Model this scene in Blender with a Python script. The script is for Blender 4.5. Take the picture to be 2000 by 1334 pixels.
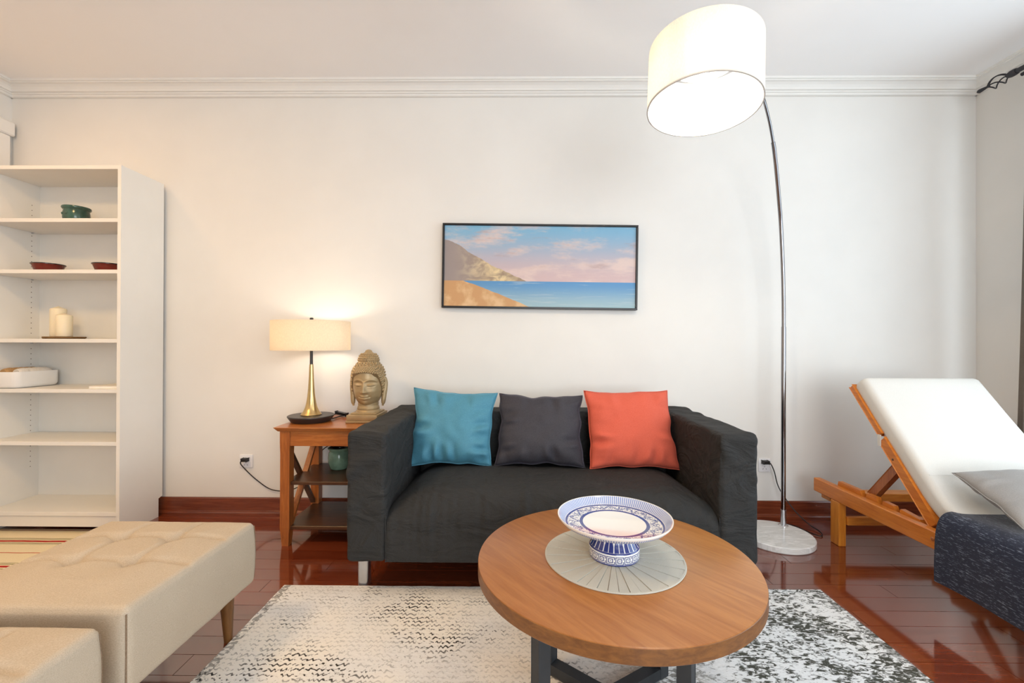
import bpy, bmesh, math, random
from mathutils import Vector, Matrix, noise

random.seed(7)
for o in list(bpy.data.objects):
    bpy.data.objects.remove(o)
S = bpy.context.scene
COL = S.collection

# ------------------------------------------------------------------ camera
FPX, CAMH, YAW, PITCH, ROLL = 870.0, 1.10, 0.0105, 3 / 870.0, 0.0031
def camera_axes():
    r, f, u = Vector((1, 0, 0)), Vector((0, 1, 0)), Vector((0, 0, 1))
    f, u = f * math.cos(PITCH) + u * math.sin(PITCH), u * math.cos(PITCH) - f * math.sin(PITCH)
    R = Matrix.Rotation(YAW, 3, 'Z')
    r, f, u = R @ r, R @ f, R @ u
    r, u = r * math.cos(ROLL) + u * math.sin(ROLL), u * math.cos(ROLL) - r * math.sin(ROLL)
    return r, f, u
_r, _f, _u = camera_axes()
cam_data = bpy.data.cameras.new('camera')
cam_data.sensor_width = 36
cam_data.lens = FPX / 2000 * 36
cam_data.clip_start = 0.02
cam = bpy.data.objects.new('camera', cam_data)
COL.objects.link(cam)
cam.matrix_world = Matrix(((_r.x, _u.x, -_f.x, 0), (_r.y, _u.y, -_f.y, 0), (_r.z, _u.z, -_f.z, CAMH), (0, 0, 0, 1)))
S.camera = cam

# ------------------------------------------------------------------ world, daylight, exposure
S.view_settings.view_transform = 'Standard'
S.view_settings.look = 'None'
S.view_settings.gamma = 1
S.view_settings.use_curve_mapping = False
S.view_settings.exposure = 0.13
W = bpy.data.worlds.new('world')
S.world = W
W.use_nodes = True
W.node_tree.nodes['Background'].inputs[0].default_value = (0.75, 0.87, 1.0, 1)
W.node_tree.nodes['Background'].inputs[1].default_value = 1.0
def area(name, loc, rot, sx, sy, power, color):
    l = bpy.data.lights.new(name, 'AREA')
    l.shape = 'RECTANGLE'; l.size = sx; l.size_y = sy; l.energy = power; l.color = color
    o = bpy.data.objects.new(name, l); COL.objects.link(o)
    o.location = loc; o.rotation_euler = rot
    return o
# daylight through the right window; the rear one is an added, unseen front fill
area('daylight_right_window', (3.06, 1.15, 1.45), (0, math.radians(100), 0), 2.0, 2.2, 47, (0.70, 0.87, 1.0))
area('rear_fill_light', (1.35, -2.80, 1.45), (math.radians(104), 0, 0), 2.5, 2.1, 112, (0.92, 0.97, 1.0))

# ------------------------------------------------------------------ node helpers
def lin(h):
    h = h.lstrip('#')
    c = [int(h[i:i + 2], 16) / 255 for i in (0, 2, 4)]
    return tuple((x / 12.92 if x <= .04045 else ((x + .055) / 1.055) ** 2.4) for x in c) + (1,)

class X:
    """a value in a node tree, with arithmetic"""
    def __init__(s, nt, sock): s.nt, s.s = nt, sock
    def m(s, op, *a, clamp=False):
        n = s.nt.nodes.new('ShaderNodeMath'); n.operation = op; n.use_clamp = clamp
        for i, v in enumerate((s,) + a):
            if isinstance(v, X): s.nt.links.new(v.s, n.inputs[i])
            else: n.inputs[i].default_value = v
        return X(s.nt, n.outputs[0])
    def __add__(s, o): return s.m('ADD', o)
    def __sub__(s, o): return s.m('SUBTRACT', o)
    def __mul__(s, o): return s.m('MULTIPLY', o)
    def __truediv__(s, o): return s.m('DIVIDE', o)
    def sin(s): return s.m('SINE')
    def frac(s): return s.m('FRACT')
    def abs(s): return s.m('ABSOLUTE')
    def lt(s, o): return s.m('LESS_THAN', o)
    def gt(s, o): return s.m('GREATER_THAN', o)
    def mn(s, o): return s.m('MINIMUM', o)
    def mx(s, o): return s.m('MAXIMUM', o)
    def step(s, a, b):
        n = s.nt.nodes.new('ShaderNodeMapRange'); n.interpolation_type = 'SMOOTHSTEP'
        s.nt.links.new(s.s, n.inputs[0])
        n.inputs[1].default_value, n.inputs[2].default_value = a, b
        return X(s.nt, n.outputs[0])

class M:
    def __init__(s, name, rough=.5, metal=0.0, spec=.5):
        s.mat = bpy.data.materials.new(name); s.mat.use_nodes = True
        s.nt = s.mat.node_tree; s.b = s.nt.nodes['Principled BSDF']
        s.b.inputs['Roughness'].default_value = rough
        s.b.inputs['Metallic'].default_value = metal
        s.b.inputs['Specular IOR Level'].default_value = spec
        s._c = None
    def coords(s, kind='Object', scale=(1, 1, 1), rot=(0, 0, 0)):
        if s._c is None: s._c = s.nt.nodes.new('ShaderNodeTexCoord')
        n = s.nt.nodes.new('ShaderNodeMapping'); n.inputs['Scale'].default_value = scale
        n.inputs['Rotation'].default_value = rot
        s.nt.links.new(s._c.outputs[kind], n.inputs[0]); return n.outputs[0]
    def xyz(s, kind='Object'):
        n = s.nt.nodes.new('ShaderNodeSeparateXYZ'); s.nt.links.new(s.coords(kind), n.inputs[0])
        return [X(s.nt, o) for o in n.outputs]
    def noise(s, scale, detail=3, vec=None, stretch=(1, 1, 1), rough=.55, dist=0.0):
        n = s.nt.nodes.new('ShaderNodeTexNoise'); n.inputs['Scale'].default_value = scale
        n.inputs['Detail'].default_value = detail; n.inputs['Roughness'].default_value = rough
        n.inputs['Distortion'].default_value = dist
        s.nt.links.new(vec or s.coords(scale=stretch), n.inputs['Vector'])
        return X(s.nt, n.outputs['Fac'])
    def rnd(s):
        n = s.nt.nodes.new('ShaderNodeObjectInfo'); return X(s.nt, n.outputs['Random'])
    def mix(s, fac, a, b, mode='MIX'):
        n = s.nt.nodes.new('ShaderNodeMix'); n.data_type = 'RGBA'; n.blend_type = mode
        for i, v in ((0, fac), (6, a), (7, b)):
            if isinstance(v, X): s.nt.links.new(v.s, n.inputs[i])
            elif hasattr(v, 'links'): s.nt.links.new(v, n.inputs[i])
            else: n.inputs[i].default_value = lin(v) if isinstance(v, str) else v
        return n.outputs[2]
    def color(s, c):
        if isinstance(c, str): s.b.inputs['Base Color'].default_value = lin(c)
        else: s.nt.links.new(c, s.b.inputs['Base Color'])
        return s
    def bump(s, h, strength=.3, dist=.002):
        n = s.nt.nodes.new('ShaderNodeBump'); n.inputs['Strength'].default_value = strength
        n.inputs['Distance'].default_value = dist
        s.nt.links.new(h.s, n.inputs['Height']); s.nt.links.new(n.outputs[0], s.b.inputs['Normal'])
        return s

def plain(name, c, rough=.5, metal=0, var=0.06, vs=6, bump=None, spec=.5):
    m = M(name, rough, metal, spec)
    n = m.noise(vs, 3)
    base = lin(c)
    dark = tuple(x * (1 - var) for x in base[:3]) + (1,)
    lite = tuple(min(1, x * (1 + var)) for x in base[:3]) + (1,)
    m.color(m.mix(n.step(.3, .7), dark, lite))
    if bump: m.bump(m.noise(bump[0], 2), bump[1], bump[2])
    return m.mat
def wood(name, a, b, stretch, rough=.35, scale=9, coat=0.0, spec=.5, ring=.5):
    m = M(name, rough, 0, spec)
    g = m.noise(scale, 5, stretch=stretch, rough=.6, dist=.6)
    fine = m.noise(scale * 7, 2, stretch=stretch)
    v = (g.step(.25, .75) * .75 + fine * .35)
    c = m.mix(v, a, b)
    m.color(c)
    m.bump(fine, .08, .001)
    m.b.inputs['Coat Weight'].default_value = coat
    m.b.inputs['Coat Roughness'].default_value = .12
    return m.mat
def fabric(name, a, b, scale=420, rough=.9, bump=.35, streak=None, sheen=0.0, sheen_tint=None):
    m = M(name, rough, 0, .25)
    n = m.noise(scale, 2, stretch=streak or (1, 1, 1))
    big = m.noise(5, 3)
    m.color(m.mix((n.step(.3, .7) * .7 + big * .3), a, b))
    m.bump(n, bump, .0012)
    m.b.inputs['Sheen Weight'].default_value = sheen
    m.b.inputs['Sheen Roughness'].default_value = .35
    if sheen_tint: m.b.inputs['Sheen Tint'].default_value = lin(sheen_tint)
    return m.mat

# ------------------------------------------------------------------ materials
MT = {}
MT['wall'] = plain('wall_paint', '#E7E5E0', .85, var=.015, vs=3, bump=(160, .06, .001), spec=.2)
MT['ceiling'] = plain('ceiling_paint', '#FAF8F6', .9, var=.01, vs=2, spec=.15)
MT['trim'] = plain('trim_paint', '#EBE9E4', .6, var=.01, spec=.3)
MT['base'] = wood('baseboard_wood', '#5A2616', '#87442A', (1.0, 14, 14), .22, 5, .3)
MT['white_lam'] = plain('white_laminate', '#ECE9E2', .38, var=.015, vs=4, spec=.4)
MT['hole'] = plain('dark_hole', '#6B6152', .9)
MT['chrome_dark'] = plain('chrome_reflecting_dark', '#8E8C8E', .10, 1, var=.05, vs=3)  # chrome with its dark reflections put into the base colour
MT['chrome'] = plain('chrome', '#E8E8EA', .08, 1, var=.02)
MT['brushed'] = plain('brushed_steel', '#C9CCD2', .28, 1, var=.03, vs=30)
MT['brass'] = plain('brushed_brass', '#CDB27E', .28, 1, var=.06, vs=40)
MT['black'] = plain('black_enamel', '#1B191A', .35, var=.1)
MT['iron'] = plain('black_iron', '#26252A', .5, 0, var=.1)
MT['dkbase'] = plain('dark_bronze', '#2E2826', .38, .0, var=.1)
MT['cable'] = plain('black_rubber', '#161415', .5)
MT['plastic'] = plain('white_plastic', '#EDEDEF', .35, var=.01)
MT['slot'] = plain('socket_slot', '#4A4A4C', .6)
MT['table_wood'] = wood('cherry_wood', '#8E4A1F', '#BF7436', (1.2, 12, 12), .3, 6, .2)
MT['table_wood_v'] = wood('cherry_wood_upright', '#86451D', '#B46A30', (12, 12, 1.2), .32, 6, .2)
MT['dark_wood'] = wood('walnut_shelf_wood', '#3A2314', '#5B3A24', (1.2, 12, 12), .35, 6, .1)
MT['leg_wood'] = wood('ottoman_leg_wood', '#5A3A1C', '#7C5229', (12, 12, 1.5), .4, 8)
MT['lounge_wood_y'] = wood('pine_wood_along', '#B9601A', '#DC8A32', (14, 1.2, 14), .35, 5, .15)
MT['lounge_wood_x'] = wood('pine_wood_across', '#BF6A1E', '#E19538', (1.2, 14, 14), .35, 5, .15)
MT['lounge_wood_z'] = wood('pine_wood_upright', '#BF6A1C', '#DD9030', (14, 14, 1.2), .35, 5, .15)
def sofa_mat():
    m = M('sofa_cotton', .8, 0, .3)
    n = m.noise(500, 2)
    m.color(m.mix(n.step(.3, .7) * .6 + m.noise(5, 3) * .4, '#252524', '#363636'))
    cr = m.noise(4.5, 4, stretch=(1, 1, 1.7), rough=.5, dist=1.6)
    m.bump(n * .08 + cr.step(.2, .8) * 1.0, .7, .018)
    return m.mat
MT['sofa'] = sofa_mat()
MT['teal'] = fabric('teal_velvet', '#467F96', '#5793A9', 300, .6, .12, sheen=.6, sheen_tint='#8FD0E4')
MT['plum'] = fabric('charcoal_velvet', '#343238', '#444248', 300, .6, .12, sheen=.35, sheen_tint='#9890A8')
MT['red'] = fabric('coral_cotton', '#CB5843', '#D96A55', 420, .85, .25, sheen=.15, sheen_tint='#FFB0A0')
MT['ottoman'] = fabric('beige_linen', '#AFA08C', '#C6B8A4', 620, .92, .35, streak=(.4, 1, 1))
MT['seam'] = fabric('seam_thread', '#7A6652', '#927C66', 300)
MT['cream'] = fabric('cream_canvas', '#D4D1CA', '#DDDAD3', 500, .9, .2)
MT['grey_sateen'] = fabric('grey_sateen', '#8C8986', '#A09D9A', 500, .7, .15, sheen=.2)
MT['curtain'] = fabric('taupe_curtain', '#8A837B', '#9C958D', 400, .9, .3)
MT['towel'] = fabric('towel_terry', '#D9D3CA', '#EDE8E0', 260, .95, .6)
MT['tan_towel'] = fabric('tan_terry', '#B08A5C', '#C9A475', 260, .95, .6)
MT['wax'] = plain('ivory_wax', '#F3E6C8', .45, var=.02)
MT['wax'].node_tree.nodes['Principled BSDF'].inputs['Subsurface Weight'].default_value = .25
MT['wax'].node_tree.nodes['Principled BSDF'].inputs['Subsurface Radius'].default_value = (.02, .012, .006)
MT['wick'] = plain('wick', '#E9DDC4', .9)
MT['bark'] = wood('bark', '#5A4126', '#8A6A40', (3, 3, 14), .8, 9)
MT['green_glaze'] = plain('dark_green_glaze', '#3A594F', .14, var=.25, vs=22)
MT['sage_glaze'] = plain('sage_green_glaze', '#78957F', .12, var=.22, vs=18)
MT['black_glaze'] = plain('black_glaze', '#171513', .12)
MT['red_glaze'] = plain('oxblood_glaze', '#6A1E17', .15, var=.15, vs=18)
MT['porcelain'] = plain('white_porcelain', '#F0EFEC', .12, var=.01)
MT['statue'] = plain('antique_gold_resin', '#A68E68', .40, .25, var=.10, vs=14, bump=(120, .1, .001))
MT['steel_dark'] = plain('charcoal_steel', '#33363A', .45, .2, var=.08, vs=20)
MT['placemat'] = fabric('grey_green_weave', '#B9B7AC', '#CBC9BF', 700, .85, .35)
MT['paper'] = plain('white_paper', '#F4EFE4', .6)

def shade_mat(name, c, transl, alpha_weave=0):
    m = M(name, .9, 0, .1); nt = m.nt
    n = m.noise(380, 2, stretch=(1, 1, .3))
    base = lin(c)
    col = m.mix(n.step(.3, .7), tuple(x * .90 for x in base[:3]) + (1,), base)
    m.color(col)
    t = nt.nodes.new('ShaderNodeBsdfTranslucent'); nt.links.new(col, t.inputs[0])
    mx = nt.nodes.new('ShaderNodeMixShader'); mx.inputs[0].default_value = transl
    out = nt.nodes['Material Output']
    nt.links.new(m.b.outputs[0], mx.inputs[1]); nt.links.new(t.outputs[0], mx.inputs[2])
    nt.links.new(mx.outputs[0], out.inputs[0])
    return m.mat
MT['linen_shade'] = shade_mat('linen_shade', '#F2E7D4', .5)
MT['white_shade'] = shade_mat('white_shade', '#FBF8F0', .55)
def glow(name, c, strength):
    m = M(name, .3); m.color(c)
    m.b.inputs['Emission Color'].default_value = lin(c); m.b.inputs['Emission Strength'].default_value = strength
    return m.mat
MT['bulb_warm'] = glow('warm_bulb', '#FFF0DE', 38)
MT['bulb_arc'] = glow('arc_bulb', '#FFEFD6', 240)
MT['lamp_glass'] = glow('ceiling_lamp_glass', '#FFD08C', 44)
MT['downlight'] = glow('downlight_glass', '#FFC488', 170)
def glass_mat():
    m = bpy.data.materials.new('window_glass'); m.use_nodes = True; nt = m.node_tree
    nt.nodes.remove(nt.nodes['Principled BSDF'])
    t = nt.nodes.new('ShaderNodeBsdfTransparent'); g = nt.nodes.new('ShaderNodeBsdfGlossy')
    g.inputs['Roughness'].default_value = .02
    mx = nt.nodes.new('ShaderNodeMixShader'); mx.inputs[0].default_value = .06
    nt.links.new(t.outputs[0], mx.inputs[1]); nt.links.new(g.outputs[0], mx.inputs[2])
    nt.links.new(mx.outputs[0], nt.nodes['Material Output'].inputs[0])
    return m
MT['glass'] = glass_mat()

def floor_mat():
    m = M('lacquered_floorboard', .08, 0, .9)
    m.b.inputs['IOR'].default_value = 1.9
    g = m.noise(4, 5, stretch=(1, 13, 13), rough=.6, dist=.5)
    f = m.noise(30, 2, stretch=(1, 10, 10))
    v = g.step(.25, .75) * .5 + f * .2 + m.rnd() * .35
    m.color(m.mix(v, '#581F10', '#8E4529'))
    m.bump(m.noise(2.2, 2), .035, .01)
    return m.mat
MT['floor'] = floor_mat()
MT['subfloor'] = plain('dark_joint', '#2A120B', .6)

def marble():
    m = M('white_marble', .18)
    a = m.noise(7, 6, stretch=(.5, 2.2, 1), rough=.65, dist=1.2)
    b = m.noise(26, 4, stretch=(.5, 2.0, 1), dist=.8)
    v = (a - .5).abs().step(0, .12) * .7 + b.step(.3, .7) * .3
    m.color(m.mix(v, '#D6D4CF', '#F6F4F1'))
    return m.mat
MT['marble'] = marble()

def ctop():
    m = M('honey_oak_top', .33, 0, .5)
    rot = (0, 0, math.radians(52))
    turned = m.coords(rot=rot)
    sc = m.nt.nodes.new('ShaderNodeMapping'); sc.inputs['Scale'].default_value = (1.3, 13, 13)
    m.nt.links.new(turned, sc.inputs[0]); vec = sc.outputs[0]
    g = m.noise(3.2, 6, vec=vec, rough=.6, dist=.7)
    f = m.noise(26, 3, vec=vec)
    vec2 = m.coords(rot=rot)
    sp = m.nt.nodes.new('ShaderNodeSeparateXYZ'); m.nt.links.new(vec2, sp.inputs[0])
    plank = (X(m.nt, sp.outputs[1]) * 9.0).m('FLOOR')
    tone = (plank * 12.9898).sin() * .5 + .5
    v = g.step(.25, .75) * .45 + f * .2 + tone * .3
    m.color(m.mix(v, '#8F5220', '#C4884A'))
    m.b.inputs['Coat Weight'].default_value = .25; m.b.inputs['Coat Roughness'].default_value = .25
    return m.mat
MT['ctop'] = ctop()
MT['ctop_edge_shaded'] = wood('oak_edge_shaded', '#5E3717', '#8A5A2A', (5, 5, 14), .4, 5)  # top's oak darkened: shade on the rim is put into the colour

def rug_mat():
    m = M('abstract_rug_pile', .95, 0, .1)
    x, y, z = m.xyz()
    wob = m.noise(14, 2)
    # knitted wavy rows
    v = y * 42.0 + ((x * 290.0 + wob * 16.0).sin() * .20) + m.noise(5, 2) * 1.2
    row = (v.frac() - .5).abs()
    brk = m.noise(55, 2, stretch=(1, 1.4, 1))
    patch = m.noise(3.4, 3, stretch=(.8, 1.6, 1))
    rows = (row.step(.22, .10)) * brk.step(.45, .52)
    strong = patch.step(.46, .62)
    faint = m.noise(60, 2).gt(.66)
    left_dark = (rows * (strong * .80 + .20)).mx(faint * .30)
    cream = m.mix(m.noise(2.2, 2).step(.35, .65), '#F4ECDF', '#E6E4E1')
    lcol = m.mix(left_dark, cream, '#38342F')
    # right half: dark ground with pale flecks
    fl = m.noise(52, 4, stretch=(.75, 1.5, 1), rough=.65, dist=.8)
    pt = m.noise(4.2, 3)
    flecks = (fl + (pt - .5) * .50).step(.41, .53)
    rcol = m.mix(flecks, '#4E4F48', '#E9EBEC')
    side = (x + (m.noise(3, 5) - .5) * 1.2).step(.05, .60)
    edge = (x.abs() * 1.0).gt(1.165) * (brk.gt(.47))
    col = m.mix(side, lcol, rcol)
    col = m.mix(edge * .55, col, '#4B473F')
    m.color(col)
    m.bump(fl * .5 + brk, .6, .004)
    return m.mat
MT['rug'] = rug_mat()

def stripe_mat():
    m = M('striped_cotton', .95, 0, .1)
    x, y, z = m.xyz('Object')
    w = (m.noise(9, 2, stretch=(1, .05, 1)) - .5) * .012
    p = ((y + w) / .275).frac()
    red = ((p - .50).abs()).lt(.033)
    grn = (((p - .50).abs() - .085).abs()).lt(.016)
    grn2 = (((p - .50).abs() - .13).abs()).lt(.010)
    thin = p.abs().lt(.03)
    c = m.mix(m.noise(300, 2).step(.3, .7) * .3, '#EFE0BD', '#DCCBA4')
    c = m.mix(grn.mx(grn2) * .75, c, '#6E6B45')
    c = m.mix(thin * .85, c, '#C2573C'); c = m.mix(red, c, '#B3312A')
    m.color(c); m.bump(m.noise(300, 2), .5, .002)
    return m.mat
MT['stripe'] = stripe_mat()

def throw_mat():
    m = M('navy_wool', .9, 0, .2)
    a = m.noise(110, 3, stretch=(2.2, .20, 2.2))
    b = m.noise(260, 2, stretch=(2.2, .30, 2.2))
    s = (a * .5 + b * .5).step(.54, .64)
    m.color(m.mix(s * .75, '#23283A', '#8A93A6'))
    m.bump(b, .5, .002)
    m.b.inputs['Sheen Weight'].default_value = .2
    return m.mat
MT['throw'] = throw_mat()

def polar(m):
    x, y, z = m.xyz()
    r = (x * x + y * y).m('SQRT')
    a = y.m('ARCTAN2', x)
    return x, y, z, r, a
def plate_mat():
    m = M('blue_white_plate', .1, 0, .6)
    x, y, z, r, a = polar(m)
    white, blue, pale = '#F3F1EC', '#39488E', '#8FA8DC'
    band = r.gt(.100) * r.lt(.144)
    # foliage scroll between two rings
    u = (a * (28 / math.tau)).frac() - .5
    vv = (r - .123) / .021
    scroll = (((a * 14).sin() * .55 - vv).abs()).lt(.26)
    leaf = ((u * u * 9.0 + (vv - .15) * (vv - .15)).m('SQRT')).lt(.42)
    speck = m.noise(170, 2).gt(.50)
    pat = ((scroll.mx(leaf)) * (speck * .7 + .3)).mx(m.noise(240, 1).gt(.56) * .9) * band
    ring = ((r - .0995).abs().lt(.005)).mx((r - .1445).abs().lt(.003))
    rim = r.gt(.1485) * r.lt(.1675)
    rib = ((a * 150).sin()).gt(-.15)
    c = m.mix(pat * .95, white, blue)
    c = m.mix(ring, c, '#3D4A8C')
    c = m.mix(rim * (rib * .65 + .25), c, pale)
    c = m.mix(rim * rib * .45, c, '#5A6FB4')
    up = z.gt(-.001)
    c = m.mix(up, white, c)
    m.color(c)
    return m.mat
def foot_mat():
    m = M('blue_white_foot', .1, 0, .6)
    x, y, z, r, a = polar(m)
    white, blue = '#F0EFEC', '#27367F'
    # meander band at the bottom: nested squares
    u = (a * (18 / math.tau)).frac() - .5
    v = (z - .016) / .024
    d = u.abs().mx(v.abs())
    key = ((d - .42).abs().lt(.045)).mx((d - .22).abs().lt(.045)).mx(d.lt(.05)) * v.abs().lt(.47)
    gapcut = (u.gt(.28) * v.gt(-.1) * v.lt(.12))
    key = key * (gapcut.lt(.5))
    # petals above
    up = (a * (14 / math.tau)).frac() - .5
    t = (z - .034) / .050
    wid = ((t - .35).mx(0.0) * -0.42 + .45)
    petal = up.abs().lt(wid) * t.gt(0.05) * t.lt(.96) * (up.abs().gt(.03))
    inner = ((up.abs() - .30 + t * .16).abs()).lt(.028) * t.gt(.12) * t.lt(.8)
    pet = petal
    lines = ((z - .034).abs().lt(.0022)).mx((z - .002).abs().lt(.002))
    c = m.mix(key.mx(pet).mx(lines), white, blue)
    m.color(c)
    return m.mat
MT['plate'] = plate_mat(); MT['foot'] = foot_mat()

def canvas_mat():
    """a plain generic seaside print: soft sky, calm water, a sandy bank"""
    m = M('coastal_print', .55, 0, .25)
    x, y, z = m.xyz()
    u, v = x / .60, z / .262          # -1..1
    cl = m.noise(3.6, 5, stretch=(.8, 1, 2.2), rough=.6)
    cl2 = m.noise(8, 5, stretch=(.5, 1, 2.4), rough=.6)
    sky = m.mix(v.step(-.3, 1.0), '#CBB3B4', '#7FB2D0')
    sky = m.mix((cl * .7 + cl2 * .35).step(.50, .66) * .9, sky, '#DCC7BF')
    sky = m.mix(cl2.step(.55, .75) * .6, sky, '#A98F92')
    sea = m.mix(v.step(-1.0, -.35), '#9DB9C2', '#5E93C2')
    sea = m.mix(m.noise(16, 4, stretch=(.3, 1, 5)).step(.55, .7) * .35, sea, '#C2CDCF')
    hz = (v + .36).gt(0)
    c = m.mix(hz, sea, sky)
    rough_edge = (m.noise(5, 5) - .5) * .5
    hill = ((v - ((u + .25) * -1.15 - .25) - rough_edge * .6)).lt(0) * (v + .36).gt(0) * u.lt(.2)
    hc = m.mix(m.noise(9, 5, stretch=(1, 1, 1.6), dist=1.2).step(.35, .65), '#A08C78', '#E2CDA2')
    hc = m.mix(u.step(-.95, -.45), '#9A8F8C', hc)
    c = m.mix(hill, c, hc)
    bank = (u + .80 + (v + .36) * 1.15 + rough_edge * .30).lt(0)
    c = m.mix(bank * (v + .36).lt(0), c, m.mix(m.noise(12, 4).step(.4, .7), '#C79B6E', '#DDBB90'))
    m.color(c)
    m.bump(m.noise(500, 1), .1, .0005)
    return m.mat
MT['canvas'] = canvas_mat()

# ------------------------------------------------------------------ mesh helpers
ORG = {}
def link(name, bm, mat, parent=None, smooth=None, origin=None):
    me = bpy.data.meshes.new(name)
    bmesh.ops.recalc_face_normals(bm, faces=bm.faces[:])
    org = Vector(origin) if origin else (ORG.get(parent.name, Vector()) if parent else Vector())
    bmesh.ops.translate(bm, verts=bm.verts[:], vec=-org)
    bm.to_mesh(me); bm.free()
    me.materials.append(MT[mat] if isinstance(mat, str) else mat)
    if smooth is not None:
        for p in me.polygons: p.use_smooth = True
        if smooth < 179: me.set_sharp_from_angle(angle=math.radians(smooth))
    o = bpy.data.objects.new(name, me); COL.objects.link(o)
    if parent:
        o.parent = parent
        o.location = org - ORG.get(parent.name, Vector())
    else: o.location = org
    ORG[o.name] = org
    return o
def tag(o, label=None, cat=None, group=None, kind=None):
    if label: o['label'] = label
    if cat: o['category'] = cat
    if group: o['group'] = group
    if kind: o['kind'] = kind
    return o
def thing(name, loc, label, cat, group=None):
    o = bpy.data.objects.new(name, None); COL.objects.link(o); o.location = loc
    o.empty_display_size = .05
    ORG[o.name] = Vector(loc)
    return tag(o, label, cat, group)
def box(bm, x0, x1, y0, y1, z0, z1, bev=0, seg=1):
    r = bmesh.ops.create_cube(bm, size=1)
    vs = r['verts']
    for v in vs:
        v.co = Vector((x0 + (v.co.x + .5) * (x1 - x0), y0 + (v.co.y + .5) * (y1 - y0), z0 + (v.co.z + .5) * (z1 - z0)))
    if bev:
        es = list({e for v in vs for e in v.link_edges})
        bmesh.ops.bevel(bm, geom=es, offset=bev, segments=seg, profile=.5, affect='EDGES')
    return bm
def bx(*a, **k): return box(bmesh.new(), *a, **k)
def beam(bm, p, q, w, h, up=(0, 0, 1), bev=0):
    """box bar from p to q, w across, h along 'up'"""
    p, q = Vector(p), Vector(q); d = (q - p); L = d.length; d.normalize()
    up = Vector(up); s = d.cross(up).normalized(); u = s.cross(d)
    r = bmesh.ops.create_cube(bm, size=1); vs = r['verts']
    for v in vs:
        c = v.co.copy(); v.co = p + d * (c.x + .5) * L + s * c.y * w + u * c.z * h
    if bev:
        es = list({e for v in vs for e in v.link_edges})
        bmesh.ops.bevel(bm, geom=es, offset=bev, segments=1, profile=.5, affect='EDGES')
    return bm
def tube(bm, pts, r, n=8, closed=False):
    pts = [Vector(p) for p in pts]; rings = []
    N = len(pts); ref = None
    for i, p in enumerate(pts):
        a, b = pts[max(i - 1, 0)], pts[min(i + 1, N - 1)]
        t = (b - a).normalized()
        if ref is None: ref = t.orthogonal().normalized()
        ref = (ref - t * ref.dot(t)).normalized(); s = t.cross(ref)
        rr = r[i] if isinstance(r, (list, tuple)) else r
        rings.append([bm.verts.new(p + (ref * math.cos(k * math.tau / n) + s * math.sin(k * math.tau / n)) * rr) for k in range(n)])
    for A, B in zip(rings, rings[1:]):
        for k in range(n): bm.faces.new((A[k], A[(k + 1) % n], B[(k + 1) % n], B[k]))
    bm.faces.new(rings[0][::-1]); bm.faces.new(rings[-1])
    return bm
def lathe(bm, prof, c=(0, 0, 0), n=48, sx=1, sy=1, rot=None):
    """prof: list of (r, z); r=0 closes on the axis"""
    c = Vector(c); rings = []
    R = rot or Matrix.Identity(3)
    for r, z in prof:
        if r <= 1e-6: rings.append([bm.verts.new(c + R @ Vector((0, 0, z)))])
        else: rings.append([bm.verts.new(c + R @ Vector((r * sx * math.cos(k * math.tau / n), r * sy * math.sin(k * math.tau / n), z))) for k in range(n)])
    for A, B in zip(rings, rings[1:]):
        if len(A) == 1 and len(B) == 1: continue
        for k in range(n):
            k2 = (k + 1) % n
            if len(A) == 1: bm.faces.new((A[0], B[k], B[k2]))
            elif len(B) == 1: bm.faces.new((A[k], A[k2], B[0]))
            else: bm.faces.new((A[k], A[k2], B[k2], B[k]))
    return bm
def prism(bm, poly, axis, a, b):
    """extrude a 2-D outline along axis ('X': outline is (y,z); 'Y': (x,z); 'Z': (x,y))"""
    def P(u, v, t): return {'X': (t, u, v), 'Y': (u, t, v), 'Z': (u, v, t)}[axis]
    A = [bm.verts.new(P(u, v, a)) for u, v in poly]; B = [bm.verts.new(P(u, v, b)) for u, v in poly]
    n = len(poly)
    for k in range(n): bm.faces.new((A[k], A[(k + 1) % n], B[(k + 1) % n], B[k]))
    bm.faces.new(A[::-1]); bm.faces.new(B)
    return bm
def loft(bm, loops, cap=True):
    R = [[bm.verts.new(p) for p in l] for l in loops]; n = len(R[0])
    for A, B in zip(R, R[1:]):
        for k in range(n): bm.faces.new((A[k], A[(k + 1) % n], B[(k + 1) % n], B[k]))
    if cap: bm.faces.new(R[0][::-1]); bm.faces.new(R[-1])
    return bm
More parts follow.
